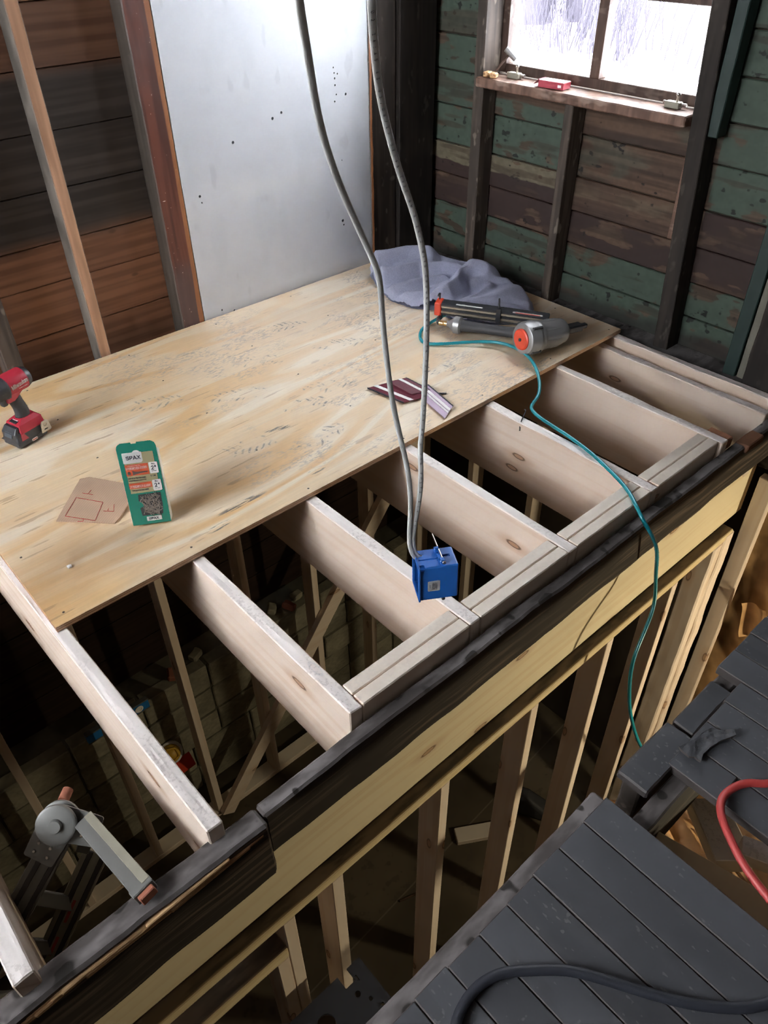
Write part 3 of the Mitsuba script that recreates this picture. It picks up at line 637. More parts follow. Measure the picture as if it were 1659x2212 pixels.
bars += [pose(cbox(.0016, .0004, .0012, .0001), None, (-.0195, -.0010, z)) for z in (-.009, -.0074, -.0052, -.0036)]
part(bb + '__label_sticker', 'label_print', pose(trimesh.util.concatenate(bars), RB, TB), 'print_dark')
def cable(name, pts, label, side):
    q = spline(pts, 260)
    k = thing(name, label, 'cable')
    part(k, 'sheath', tube(q, .0056, .0027, 16, side), 'cable_grey', True)
    # printed letters along the sheath: little raised dashes following it
    return k, q
ca, qa = cable('hanging_cable', [(.10, -.86, 3.24), (.20, -.82, 2.4), (.30, -.76, 1.75), (.36, -.715, 1.47), (.403, -.669, 1.344), (.439, -.631, 1.279), (.474, -.601, 1.193), (.528, -.573, 1.089), (.58, -.558, .998), (.603, -.559, .949), (.615, -.561, .913), (.626, -.556, .839), (.632, -.564, .725), (.638, -.573, .644), (.646, -.589, .56), (.646, -.61, .488), (.632, -.632, .411), (.615, -.650, .34), tuple(inbox(-.036, .040, .040))],
               'left one of two grey flat cables hanging down to the blue box', (.9, -.3, .1))
cb, qb = cable('hanging_cable', [(.16, -.92, 3.24), (.27, -.88, 2.4), (.37, -.83, 1.75), (.42, -.78, 1.46), (.449, -.745, 1.345), (.48, -.713, 1.293), (.518, -.679, 1.233), (.559, -.654, 1.164), (.602, -.634, 1.094), (.638, -.622, 1.034), (.669, -.613, .963), (.688, -.604, .905), (.693, -.604, .815), (.696, -.601, .716), (.689, -.605, .615), (.684, -.607, .574), (.678, -.611, .548), (.671, -.621, .493), (.653, -.634, .423), (.622, -.652, .34), tuple(inbox(-.028, .044, .040))],
               'right one of two grey flat cables, printed along its length, hanging to the blue box', (.85, -.45, .1))
def print_on(key, q, s0, s1, chars, seed):
    r = random.Random(seed); d = np.r_[0, np.cumsum(np.linalg.norm(np.diff(q, axis=0), axis=1))]; L = d[-1]; out = []
    view = EYE
    for i, ch in enumerate(chars):
        if ch == ' ': continue
        s = (s0 + (s1 - s0) * i / len(chars)) * L
        p = np.array([np.interp(s, d, q[:, k]) for k in range(3)]); p2 = np.array([np.interp(s + .004, d, q[:, k]) for k in range(3)])
        t = (p2 - p) / np.linalg.norm(p2 - p); x = np.array((.85, -.45, .1)); x -= t * (x @ t); x /= np.linalg.norm(x); y = np.cross(t, x)
        if y @ np.array([-.5, -.6, .4]) < 0: y = -y
        R = np.stack([t, np.cross(y, t), y], 1)
        out.append(pose(text(ch, .0042, .0004), R, p + y * .00255 - R[:, 1] * .002))
    part(key, 'printing', out, 'print_dark')
print_on(cb, qb, .62, .975, '09 02 14:45 43 01/08/19 09:46 TYPE NM-B 14-2 WITH GROUND 600V CSA FT1 14-2 TYPE NM-B 600 VOLTS E14 09', 1)

# ------------------------------------------------------------------ teal air hose
hose_pts = [(1.962, .532, .040), (1.925, .552, .026), (1.880, .562, .013), (1.825, .552, .007), (1.776, .515, .006), (1.749, .466, .006), (1.771, .420, .008), (1.830, .366, .012), (1.90, .30, .018), (1.945, .225, .024), (1.950, .13, .026), (1.925, .05, .020), (1.862, -.037, .005), (1.784, -.097, -.012), (1.712, -.128, -.0125), (1.681, -.188, -.0125), (1.664, -.295, -.0115), (1.637, -.43, -.0112), (1.594, -.553, -.0110), (1.545, -.655, -.0120), (1.485, -.740, -.022),
            (1.505, -.775, -.08), (1.545, -.79, -.17), (1.562, -.80, -.27), (1.562, -.82, -.37), (1.513, -.84, -.434), (1.44, -.86, -.52), (1.422, -.88, -.631), (1.452, -.90, -.793), (1.496, -.93, -.943), (1.575, -.95, -1.105), (1.66, -.98, -1.28), (1.71, -1.0, -1.45)]
ah = thing('air_hose', 'teal air hose curling from the nail gun over the joists and down into the gap', 'hose')
part(ah, 'hose', tube(spline(hose_pts, 260), .0062, None, 14), 'hose_teal', True)
one('hose_tie', tube(spline([(1.672, -.128, -.006), (1.664, -.140, -.004), (1.640, -.150, -.012), (1.610, -.165, -.05)], 20), .0022, None, 8), 'rubber', 'short dark tie hanging from the teal hose over the joist edge', 'tie', smooth=True)

# ------------------------------------------------------------------ framing nail gun lying on the plywood
ng = thing('nail_gun', 'grey and black framing nail gun with an orange cap lying on the plywood', 'nail gun')
cap0, nose = np.array([1.943, .128, .077]), np.array([2.205, .080, .054]); ax = (nose - cap0) / np.linalg.norm(nose - cap0); RG = frame(ax, (0, 0, 1))
part(ng, 'body', pose(lathe([(0, .002), (.050, .002), (.060, .008), (.0655, .022), (.066, .052), (.060, .060), (.062, .068), (.062, .078), (.057, .086), (.055, .17), (.048, .205), (.040, .214), (0, .214)], 40), RG, cap0), 'gun_grey', 35)
part(ng, 'cap', pose(lathe([(0, -.006), (.036, -.006), (.041, -.002), (.042, .004), (0, .004)], 40), RG, cap0), 'gun_orange', 35, label='round orange end cap')
part(ng + '__cap', 'cap_screw', pose(lathe([(0, -.009), (.006, -.009), (.007, -.005), (0, -.005)], 16), RG, cap0), 'rubber', 35)
part(ng + '__body', 'ribs', [pose(cbox(.006, .010, .085, .002), RG @ Rot.from_euler('z', a).as_matrix(), cap0 + ax * .118 + RG @ Rot.from_euler('z', a).as_matrix() @ np.array([.055, 0, 0])) for a in np.linspace(0, 2 * np.pi, 9)[:-1]], 'gun_grey')
for a in (.6, 2.2, 3.8, 5.4):
    o = RG @ np.array([.065 * math.cos(a), .065 * math.sin(a), 0]); part(ng + '__body', 'bolt', cyl(cap0 + o + ax * .018, cap0 + o + ax * .062, .006, 12), 'rubber', 35)
part(ng, 'nose', [beam(cap0 + ax * .20, nose + ax * .045, .030, .040, (0, 0, 1), .006), beam(nose + ax * .03, nose + ax * .075, .018, .022, (0, 0, 1), .004)], 'gun_black')
hA, hB = np.array([2.035, .165, .052]), np.array([1.900, .440, .042]); hd = (hB - hA) / np.linalg.norm(hB - hA)
hs = spline([hA - hd * .02, hA + hd * .06, hA + hd * .14, hA + hd * .22, hB], 30); rr = np.interp(np.linspace(0, 1, 30), [0, .25, .6, .85, 1], [.027, .021, .019, .022, .026])
part(ng, 'handle', tube(hs, rr, rr * 1.15, 18), 'rubber', True)
part(ng, 'end_fitting', pose(lathe([(0, 0), (.028, 0), (.035, .006), (.035, .030), (.024, .040), (.014, .054), (.012, .062), (0, .062)], 28), frame(hd), hB - hd * .03), 'gun_grey', 35)
part(ng, 'air_coupler', pose(lathe([(0, 0), (.008, 0), (.0105, .002), (.0105, .014), (.008, .016), (.011, .019), (.011, .036), (.007, .038), (0, .038)], 14), frame(hd), hB + hd * .03), 'brass', 30)
cc = hB + hd * .068; part(ng, 'hose_sleeve', tube(spline([cc, cc + hd * .04 + np.array([.004, 0, -.001]), np.array([1.962, .532, .040])], 16) if False else spline([cc, (cc + np.array([1.94, .545, .033])) / 2 + np.array([-.012, .004, .001]), np.array([1.93, .551, .027])], 16), .0095, None, 14), 'rubber', True)
mA, mB = np.array([2.150, .160, .078]), np.array([1.925, .545, .082]); md = (mB - mA) / np.linalg.norm(mB - mA); RM = frame(md, (0, 0, 1))
part(ng, 'magazine', pose(cbox(.016, .052, np.linalg.norm(mB - mA), .004), RM, (mA + mB) / 2 + RM @ np.array([.012, 0, 0])), 'gun_black')
for o in (-.018, .004):
    part(ng + '__magazine', 'rail', pose(cbox(.008, .0075, np.linalg.norm(mB - mA) * .97, .002), RM, (mA + mB) / 2 + RM @ np.array([.004, -.026, 0]) + RM @ np.array([o, 0, 0])), 'rail_tan')
part(ng + '__magazine', 'rail_base', pose(cbox(.040, .044, np.linalg.norm(mB - mA) * .98, .004), RM, (mA + mB) / 2 + RM @ np.array([-.012, .0, 0])), 'gun_black')
part(ng, 'magazine_end', pose(rbox(.058, .056, .030, .006), RM, mB + RM @ np.array([-.006, 0, .008])), 'gun_orange', label='orange magazine end cap')
part(ng, 'end_latch', [pose(cbox(.030, .006, .006, .001), RM, mB + RM @ np.array([.034, .012, .010])), pose(cbox(.008, .022, .008, .001), RM, mB + RM @ np.array([.044, .006, .012]))], 'gun_black')
part(ng + '__magazine', 'pusher', [pose(cbox(.060, .010, .020, .002), RM, mA + md * .20 + RM @ np.array([.004, -.030, 0])), pose(cyl((0, 0, 0), (.056, 0, .004), .0035, 10), RM, mA + md * .20 + RM @ np.array([.016, -.018, 0]))], 'gun_black')
part(ng + '__magazine', 'label_strip', pose(cbox(.0008, .010, .11, .0002), RM, mA + md * .325 + RM @ np.array([.0205, -.014, 0])), 'white_label')
part(ng + '__magazine', 'label_strip', pose(cbox(.0008, .012, .12, .0002), RM, mA + md * .085 + RM @ np.array([.0205, -.014, 0])), 'white_label')
part(ng + '__magazine', 'label_band', pose(cbox(.0010, .005, .10, .0002), RM, mA + md * .085 + RM @ np.array([.0208, -.0175, 0])), 'gun_orange')
part(ng + '__body', 'body_stripe', beam(cap0 + ax * .10 + np.array([-.028, -.030, .022]), cap0 + ax * .17 + np.array([-.022, -.030, .026]), .0016, .0016, (0, 0, 1), .0003), 'white')

# ------------------------------------------------------------------ strips of collated nails
def nail_strip(o, ldir, ndir, L, label, z, tilt, n, sheen='nail_violet', tape2=True):
    o = np.array([o[0], o[1], z]); l = np.array([ldir[0], ldir[1], 0.]); l /= np.linalg.norm(l); q = np.array([ndir[0], ndir[1], 0.]); ln = np.linalg.norm(q); q[2] = tilt
    k = thing('nail_strip', label, 'nail strip', 'collated nail strips on the plywood')
    nn, hh = [], []
    for i in range(n):
        p = o + l * (L * (i + .5) / n); nn.append(cyl(p, p + q, .0017, 6)); hh.append(cyl(p - q / np.linalg.norm(q) * .0015, p + q / np.linalg.norm(q) * .001, .0034, 8))
    part(k, 'nails', nn, sheen, kind='stuff'); part(k, 'nail_heads', hh, 'nail_head', kind='stuff')
    nz = np.cross(l, q); nz /= np.linalg.norm(nz); nz *= np.sign(nz[2]) or 1
    for a, b in ((.26, .44),) + (((.50, .62),) if tape2 else ()):
        c0 = o + q * (a + b) / 2; R = np.stack([l, q / np.linalg.norm(q), np.cross(l, q / np.linalg.norm(q))], 1)
        part(k, 'paper_tape', [pose(cbox(L, np.linalg.norm(q) * (b - a), .0006, .0001), R, c0 + l * L / 2 + nz * s * .0022) for s in (1, -1)], 'tape')
    return k
nail_strip((1.347, .348), (.028, -.165), (.085, -.030), .168, 'dark nail strip lying frontmost and left, its nail heads toward the camera', .006, .004, 40, 'maroon', False)
nail_strip((1.495, .300), (.004, -.12), (-.075, .018), .125, 'dark maroon nail strip lying at the back of the little pile', .011, .004, 30, 'maroon', False)
nail_strip((1.434, .215), (.10, -.085), (-.03, .03), .135, 'violet nail strip with its tips showing under the pile', .003, .002, 32, 'nail_violet', False)
nail_strip((1.518, .206), (-.038, -.165), (-.070, -.030), .170, 'violet nail strip lying at the right with heads along its far edge', .012, -.007, 40)

# ------------------------------------------------------------------ crumpled blanket in the corner
outline = Polygon([(2.08, 1.16), (2.00, 1.00), (1.955, .87), (1.975, .74), (2.04, .65), (2.02, .58), (2.02, .50), (2.10, .40), (2.225, .295), (2.29, .31), (2.39, .41), (2.45, .55), (2.46, .75), (2.47, 1.0), (2.42, 1.20), (2.2, 1.235)]).buffer(.03).buffer(-.03)
RIDGES = [([(2.06, 1.12), (2.14, 1.09), (2.24, 1.06), (2.31, .98)], .125, .055), ([(2.03, 1.03), (2.10, .98), (2.20, .95), (2.30, .88), (2.34, .80)], .085, .030), ([(1.985, .90), (2.06, .87), (2.15, .84), (2.24, .80)], .058, .024), ([(2.0, .80), (2.06, .755), (2.13, .73), (2.2, .75)], .050, .026),
          ([(2.02, .69), (2.10, .665), (2.19, .69), (2.28, .735), (2.36, .72), (2.42, .65)], .098, .030), ([(2.30, .68), (2.37, .63), (2.42, .57)], .06, .022), ([(2.06, .60), (2.12, .575), (2.22, .575), (2.33, .60)], .055, .022), ([(2.06, .56), (2.13, .525), (2.22, .50), (2.31, .48), (2.38, .47)], .052, .028), ([(2.10, .52), (2.19, .49), (2.28, .50), (2.36, .50)], .058, .075), ([(2.36, .74), (2.39, .66)], .115, .045), ([(2.13, .47), (2.19, .42), (2.24, .36)], .026, .022), ([(2.24, .48), (2.28, .42), (2.31, .37)], .028, .03), ([(2.36, .95), (2.40, .82), (2.42, .72)], .07, .03), ([(2.12, 1.02), (2.2, 1.0), (2.28, .93)], .07, .022)]
from shapely.geometry import LineString
from shapely import distance as sdist, points as spoints, contains
def blanket():
    n = 130; b = outline.bounds; X, Y = np.meshgrid(np.linspace(b[0], b[2], n), np.linspace(b[1], b[3], n), indexing='ij')
    P = spoints(X, Y); inside = contains(outline, P); d = sdist(outline.exterior, P) * np.where(inside, 1, -1)
    w = np.stack([X * 5, Y * 5, X * 0], -1); wx = (meshkit.fbm(w, 3, 2) - .5) * .05; wy = (meshkit.fbm(w, 3, 6) - .5) * .05
    PW = spoints(X + wx, Y + wy); h = np.zeros_like(X)
    for pts_, hh, ww in RIDGES:
        r = sdist(LineString(pts_), PW); g_ = hh * np.exp(-(r / (ww * 1.15)) ** 1.8); h = np.log(np.exp(h * 70) + np.exp(g_ * 70) - 1) / 70
    h = h + .012 + .012 * (meshkit.fbm(np.stack([X * 14, Y * 14, X * 0 + 2], -1), 3, 9) - .3)
    prof = np.clip(d / .022, 0, 1) ** .5; z = .002 + np.maximum(h, .008) * prof
    ok = (d > -.004); ok = ok[:-1, :-1] & ok[1:, :-1] & ok[1:, 1:] & ok[:-1, 1:]
    I, J = np.nonzero(ok); a = I * n + J; f = np.stack([a, a + n, a + n + 1, a + 1], -1); f = np.vstack([f[:, [0, 1, 2]], f[:, [0, 2, 3]]])
    m = trimesh.Trimesh(np.stack([X, Y, z], -1).reshape(-1, 3), f, process=False); m.remove_unreferenced_vertices()
    xy = m.vertices[:, :2].copy(); trimesh.smoothing.filter_laplacian(m, iterations=5); v_ = m.vertices.copy(); v_[:, :2] = xy * .8 + v_[:, :2] * .2; m.vertices = v_; return m
bl_ = blanket(); bl2 = bl_.copy(); bl2.vertices = bl2.vertices * [1, 1, .02] + [0, 0, .0006]; bl2.invert()
one('blanket', [bl_, bl2], 'fleece', 'crumpled blue-grey fleece blanket heaped in the far corner of the plywood', 'blanket', smooth=True)

# ------------------------------------------------------------------ red impact driver
fx = np.array([-.956, -.294, 0]); RD = np.stack([fx, np.array([.294, -.956, 0]), np.array([0, 0, 1.])], 1)
RD[:, 1] = np.cross([0, 0, 1], fx); TD = np.array([.287, .889, 0])
def dp(m): return pose(m.copy().apply_scale(1.07), RD, TD)
idr = thing('impact_driver', 'red and black cordless impact driver standing on its battery at the left edge', 'power tool')
bat = hull(np.vstack([rbox(.112, .078, .030, .010).vertices + [0, 0, .017], rbox(.104, .070, .012, .005).vertices + [-.002, 0, .046]]))
part(idr, 'battery', dp(bat), 'black_plastic', 30)
part(idr + '__battery', 'battery_band', dp(pose(rbox(.1135, .080, .004, .0018), None, (0, 0, .021))), 'rubber', 30)
part(idr + '__battery', 'battery_face', dp(pose(hull(np.vstack([rbox(.016, .066, .03, .006).vertices + [.046, 0, .040], rbox(.012, .056, .008, .003).vertices + [.036, 0, .064]])), None, (0, 0, 0))), 'black_plastic', 30)
part(idr + '__battery', 'gauge_window', dp(pose(cbox(.0015, .034, .018, .0005), Rot.from_euler('y', -.35).as_matrix(), (.0545, 0, .046))), 'screen')
part(idr, 'foot', dp(hull(np.vstack([rbox(.090, .074, .008, .003).vertices + [-.010, 0, .048], rbox(.084, .062, .006, .003).vertices + [-.012, 0, .070], rbox(.05, .044, .006, .003).vertices + [-.016, 0, .080]]))), 'tool_red', 30, label='red foot of the handle')
part(idr + '__battery', 'battery_latch', dp(pose(prism([(-.0, 0), (.026, 0), (.022, .024), (.012, .024)], .002), np.array([[1, 0, 0], [0, 0, -1], [0, 1, 0.]]) if False else np.array([[1, 0, 0], [0, 0, 1], [0, -1, 0.]]) @ np.diag([1, -1, -1]), (.014, .0385, .024))), 'tool_red')
part(idr + '__foot', 'mode_panel', dp(pose(cbox(.022, .030, .002, .0006), Rot.from_euler('y', .12).as_matrix(), (.018, 0, .0775))), 'black_plastic')
part(idr + '__foot', 'panel_marks', dp(trimesh.util.concatenate([pose(cbox(.004, .005, .0008, .0002), None, (.016, -.009 + i * .0062, .0788)) for i in range(4)])), 'white')
hp = spline([(-.012, 0, .078), (-.014, 0, .10), (-.010, 0, .125), (-.004, 0, .150), (.0, 0, .172)], 30)
part(idr, 'handle', dp(tube(hp, np.interp(np.linspace(0, 1, 30), [0, .5, 1], [.024, .020, .022]), np.interp(np.linspace(0, 1, 30), [0, .5, 1], [.019, .017, .018]), 20, (1, 0, 0))), 'rubber', True, label='black rubber grip')
hx = frame((1, 0, 0), (0, 0, 1))
part(idr, 'motor_housing', dp(pose(lathe([(0, 0), (.030, 0), (.034, .006), (.034, .050), (.031, .076), (0, .076)], 32), hx, (-.056, 0, .196))), 'tool_red', 35, label='red motor housing')
part(idr, 'rear_cap', dp(pose(lathe([(0, -.018), (.018, -.018), (.028, -.012), (.0325, -.001), (.033, .004), (0, .004)], 32), hx, (-.056, 0, .196))), 'black_plastic', 35)
part(idr, 'gear_case', dp(pose(lathe([(0, 0), (.033, 0), (.036, .008), (.035, .034), (.028, .054), (.018, .060), (0, .060)], 32), hx, (.014, 0, .194))), 'rubber', 35, label='black rubber nose boot')
part(idr, 'chuck', dp(pose(lathe([(0, 0), (.011, 0), (.011, .020), (.008, .026), (0, .026)], 24), hx, (.074, 0, .194))), 'steel', 35)
part(idr, 'neck', dp(hull(np.vstack([rbox(.060, .040, .010, .004).vertices + [-.002, 0, .172], rbox(.030, .034, .008, .003).vertices + [.012, 0, .150], rbox(.07, .05, .02, .006).vertices + [-.008, 0, .188]]))), 'tool_red', 30)
part(idr, 'trigger', dp(pose(rbox(.020, .018, .030, .006), None, (.031, 0, .152))), 'black_plastic', 30)
part(idr, 'direction_switch', dp(pose(rbox(.014, .050, .007, .003), None, (.020, 0, .168))), 'black_plastic', 30)
RT = np.array([[1, 0, 0], [0, 0, 1], [0, -1, 0.]])     # lettering on the side that faces the room
side = np.stack([[-1, 0, 0], [0, 0, 1], [0, 1, 0]], 1).astype(float)
part(idr + '__motor_housing', 'lettering', dp(pose(text('Milwaukee', .013, .0012, True, .058), side @ Rot.from_euler('z', .10).as_matrix(), (-.020, .0335, .193))), 'white')
part(idr + '__motor_housing', 'lettering_line', dp(pose(cbox(.030, .0012, .0014, .0003), None, (-.028, .0340, .186))), 'white')
part(idr + '__battery', 'badge', dp(pose(prism(rrect(.020, .009, .002), .0008), side, (-.002, .0392, .012))), 'white')
part(idr + '__battery', 'badge_text', dp(trimesh.util.concatenate([pose(cbox(.0028, .0006, .004, .0002), None, (-.009 + i * .0035, .0400, .012)) for i in range(5)])), 'card_red')
clip = tm(mf(prism(Polygon([(-.016, 0), (.016, 0), (.013, .026), (.008, .034), (-.008, .034), (-.013, .026)]).buffer(.002), .0022)) - mf(pose(prism(sbox(-.007, .004, .007, .009), .01), None, (0, 0, -.004))) - mf(pose(prism(Point(0, .022).buffer(.006), .01), None, (0, 0, -.004))))
part(idr, 'belt_clip', dp(pose(clip, side, (-.045, .046, .022))), 'steel')
part(idr, 'clip_screw', dp(cyl((-.045, .036, .044), (-.045, .0475, .044), .0045, 14)), 'steel', 30)

# ------------------------------------------------------------------ box of deck screws
w_ = np.array([.86479, -.50214, 0]); n_ = np.array([.50214, .86479, 0]); tl = .2219
up_ = n_ * math.sin(tl) + np.array([0, 0, math.cos(tl)]); RS = np.stack([w_, up_, np.cross(w_, up_)], 1)
TS = np.array([.3785, .188, .0092])
SH, SW, SD = .2556, .107, .042
def sp_(m, x=0, y=0, z=0): return pose(pose(m, None, (x, y, z)), RS, TS)
sb = thing('screw_box', 'green clamshell box of deck screws standing on the plywood', 'screw box')
part(sb, 'shell', sp_(rbox(SW + .004, SH * .86, SD, .006), 0, SH * .43, -SD / 2 - .001), 'clear_shell', 30)
part(sb, 'front_card', sp_(prism(sbox(-SW / 2 + .001, .003, SW / 2 - .001, SH - .014).union(sbox(-SW / 2 + .012, SH - .03, SW / 2 - .012, SH)).buffer(.001).union(Point(-SW / 2 + .014, SH - .014).buffer(.0135)).union(Point(SW / 2 - .014, SH - .014).buffer(.0135)).difference(sbox(-.012, SH - .003, .003, SH + .01)), .0015), 0, 0, 0), 'card_green', label='dark green card'); sc = sb + '__front_card'
Z1 = .0016
part(sc, 'hang_hole', sp_(prism(Point(-.003, SH - .034).buffer(.012), .0004), 0, 0, Z1), 'white')
part(sc, 'picture_panel', sp_(prism(sbox(-.040, .103, .042, .226), .0005), 0, 0, Z1), 'card_tan')
part(sc, 'brand_plate', sp_(prism(Polygon([(-.042, .196), (.006, .196), (.011, .200), (.011, .228), (-.042, .228)]), .0006), 0, 0, Z1 + .0003), 'white_label')
part(sc, 'brand_text', sp_(text('SPAX', .0105, .0006, True, .040), -.013, .207, Z1 + .0009), 'ink')
for y0, y1, ty in ((.158, .192, .177), (.118, .135, .121)):
    part(sc, 'red_band', sp_(prism(sbox(-.041, y0, .022, y1), .0006), 0, 0, Z1 + .0002), 'card_red')
    part(sc, 'band_text', sp_(text('EXTERIOR/DECK SCREWS', .0068, .0005, True, .058), -.010, ty, Z1 + .0008), 'white')
part(sc, 'small_text', sp_(text('T-STAR plus, FLAT HEAD', .003, .0004, False, .036), -.016, .1865, Z1 + .0008), 'white')
part(sc, 'small_text', sp_(text('FOR USE IN TREATED LUMBER', .0042, .0004, True, .048), -.014, .148, Z1 + .0006), 'ink')
part(sc, 'small_text', sp_(text('AND EXTERIOR WOOD APPLICATIONS', .0034, .0004, False, .048), -.014, .141, Z1 + .0006), 'ink')
part(sc, 'small_text', sp_(text('1 LB', .004, .0004, True, .014), .030, .150, Z1 + .0006), 'ink')
part(sc, 'small_text', sp_(text('FOR USE IN TREATED LUMBER', .0038, .0004, True, .044), -.012, .110, Z1 + .0006), 'ink')
part(sc, 'screw_picture', sp_(trimesh.util.concatenate([prism([(-.018, .1615), (.018, .166), (.020, .167), (.018, .168), (-.018, .1695), (-.021, .173), (-.023, .173), (-.023, .159), (-.021, .159)], .0004), prism(Point(-.033, .166).buffer(.0048), .0004)]), 0, 0, Z1 + .0009), 'steel')
for y in (.160, .106):
    part(sc, 'size_sticker', sp_(prism(rrect(.024, .034, .003), .0007), .036, y + .016, Z1 + .0008), 'white')
    part(sc, 'size_text', sp_(trimesh.util.concatenate([text('2"', .0115, .0005, True, .014), pose(text('#8 x', .0044, .0005, True, .009), None, (0, .0155, 0)), pose(text('50.8 mm', .0026, .0004, True, .012), None, (0, -.0055, 0))]), .036, y + .0105, Z1 + .0016), 'ink')
part(sc, 'window_frame', sp_(prism(Polygon([(-.022, .098), (.040, .098), (.040, .060), (.036, .030), (-.022, .030), (-.024, .055), (-.012, .060), (-.012, .066), (-.024, .078)]), .0004), 0, 0, Z1), 'rubber')
scr = []; r_ = random.Random(3)
for i in range(90):
    x, y, a = r_.uniform(-.016, .034), r_.uniform(.036, .092), r_.uniform(0, 3.14); d = np.array([math.cos(a), math.sin(a), 0]) * .011
    p = np.array([x, y, Z1 + .0006 + r_.uniform(0, .001)]); p0, p1 = p - d, p + d
    if min(p0[0], p1[0]) < -.020 or max(p0[0], p1[0]) > .038: continue
    scr.append(cyl(p0, p1, .0009, 5)); scr.append(cyl(p0, p0 + d * .12, .0022, 6))
part(sb, 'screws', sp_(trimesh.util.concatenate(scr)), 'screws', kind='stuff', label='brownish screws seen through the window')
part(sc, 'lower_plate', sp_(prism(sbox(-.012, .012, .030, .026), .0006), 0, 0, Z1 + .0003), 'white_label')
part(sc, 'brand_text', sp_(text('SPAX', .0075, .0005, True, .028), .008, .0155, Z1 + .0010), 'ink')

# ------------------------------------------------------------------ cardboard scrap with a red pen sketch
cp = [(.176, .398), (.318, .545), (.345, .535), (.43, .40), (.40, .345), (.325, .285), (.300, .272)]
def carton():
    m = prism(Polygon(cp), .004); v, f = trimesh.remesh.subdivide_to_size(m.vertices, m.faces, .02); m = trimesh.Trimesh(v, f); p = m.vertices.copy()
    d = np.clip((p[:, 0] - p[:, 1] - .02) / .06, 0, 1); p[:, 2] += .001 + .022 * d ** 2 * (p[:, 0] > .28); m.vertices = p; return m
cd = thing('cardboard_scrap', 'torn brown cardboard scrap with a red pen sketch lying beside the screw box', 'cardboard')
part(cd, 'sheet', carton(), 'cardboard')
def pen(a, b): return beam((a[0], a[1], .0057), (b[0], b[1], .0057), .0016, .0008, (0, 0, 1), .0002)
q = [(.205, .400), (.268, .462), (.318, .385), (.262, .320)]
part(cd, 'pen_line', [pen(q[i], q[(i + 1) % 4]) for i in range(4)] + [pen((.292, .470), (.312, .440)), pen((.303, .455), (.318, .466)), pen((.30, .345), (.322, .322)), pen((.322, .322), (.338, .352)), pen((.310, .338), (.318, .346)), pen((.222, .352), (.233, .340)), pen((.233, .340), (.24, .352))], 'red_pen', label='red pen sketch of a square')
one('paper_bit', rough(cbox(.012, .010, .008, .002), .004, 120, .004, 2).apply_translation([.128, .29, .0045]) if False else pose(rough(cbox(.012, .010, .007, .002), .003, 120, .004, 2), None, (.122, .187, .0045)), 'white', 'tiny crumpled white paper bit near the left corner of the plywood', 'paper bit')

# ------------------------------------------------------------------ things on the window sill
hm = thing('hammer', 'small grey-headed hammer leaning in the left corner of the window sill', 'hammer')
part(hm, 'handle', beam((2.520, .870, .815), (2.575, .838, .885), .010, .008, (0, 1, 0), .002), 'window_wood', seed=2, tone=.5)
part(hm, 'head', cyl((2.568, .852, .905), (2.590, .812, .868), .0115, 18), 'gun_grey', 30)
for i, (y, l) in enumerate(((.872, .030), (.838, .028))):
    one('wood_chip', rough(pose(cbox(.030, l, .020, .004), Rot.from_euler('z', .3 * i).as_matrix(), (2.488, y, .8195)), .003, 40, .01, i), 'raw_split', ('left' if i == 0 else 'right') + ' one of two broken tan chips at the left end of the window sill', 'wood chip', seed=i)
for nm, y, s in (('left', .775, 1), ('right', .035, 1)):
    k = thing('sash_latch', f'dusty metal sash latch at the {nm} end of the window sill', 'latch')
    part(k, 'body', pose(rbox(.030, .058, .022, .004), None, (2.545, y, .820)), 'alu_pale', 30)
    part(k, 'bolt', cyl((2.553, y - .048, .822), (2.553, y + .045, .822), .006, 14), 'steel', 30)
    part(k, 'knob', [cyl((2.545, y - .012, .83), (2.540, y - .016, .852), .0045, 12), trimesh.creation.icosphere(2, .008).apply_translation([2.539, y - .016, .855])], 'steel', True)
pb = thing('small_box', 'small pink and white cardboard box lying open on the window sill', 'box')
Rp = Rot.from_euler('z', .10).as_matrix(); tp = np.array([2.515, .545, .8095])
part(pb, 'carton', pose(pose(cbox(.055, .115, .024, .001), None, (0, 0, .0125)), Rp, tp), 'box_pink')
part(pb, 'white_face', pose(pose(cbox(.052, .112, .0012, .0003), None, (.001, 0, .0252)), Rp, tp), 'white')
part(pb, 'open_flap', pose(pose(cbox(.050, .030, .0015, .0004), Rot.from_euler('x', -.7).as_matrix(), (0, .069, .018)), Rp, tp), 'box_pink')
part(pb, 'print', pose(pose(cbox(.0008, .016, .010, .0002), None, (-.0276, -.040, .012)), Rp, tp), 'white')

# ------------------------------------------------------------------ ladder hanging at the old beam, lower left
Hh = np.array([-.190, -.42, -.125])
ld = thing('folding_ladder', 'scuffed aluminium folding ladder with its hinge behind the old beam at the lower left', 'ladder')
def flatbar(a, b, w, h, mat, name, off=0.0, label=None):
    """bar whose broad side looks up and toward the open side of the room"""
    a, b = np.array(a, float), np.array(b, float); up = np.array([-.05, -.55, .83]); s_ = np.cross(b - a, up); s_ /= np.linalg.norm(s_)
    n_u = np.cross(s_, b - a); n_u /= np.linalg.norm(n_u); n_u *= np.sign(n_u @ up)
    part(ld, name, beam(a + n_u * off, b + n_u * off, w, h, s_, .002), mat, label=label); return s_, n_u
foot = np.array([-.148, -.710, -.050]); h0 = Hh + np.array([.022, -.035, .002])
flatbar(h0, foot, .042, .024, 'alu', 'hooked_rail'); s_, n_u = flatbar(h0 + np.array([.012, 0, .012]), foot + np.array([.012, 0, .012]), .018, .004, 'alu_pale', 'rail_edge', 0.004, 'paler metal rail edge')  # strip of paler metal along the upper edge of the rail
dl = (foot - h0) / np.linalg.norm(foot - h0)
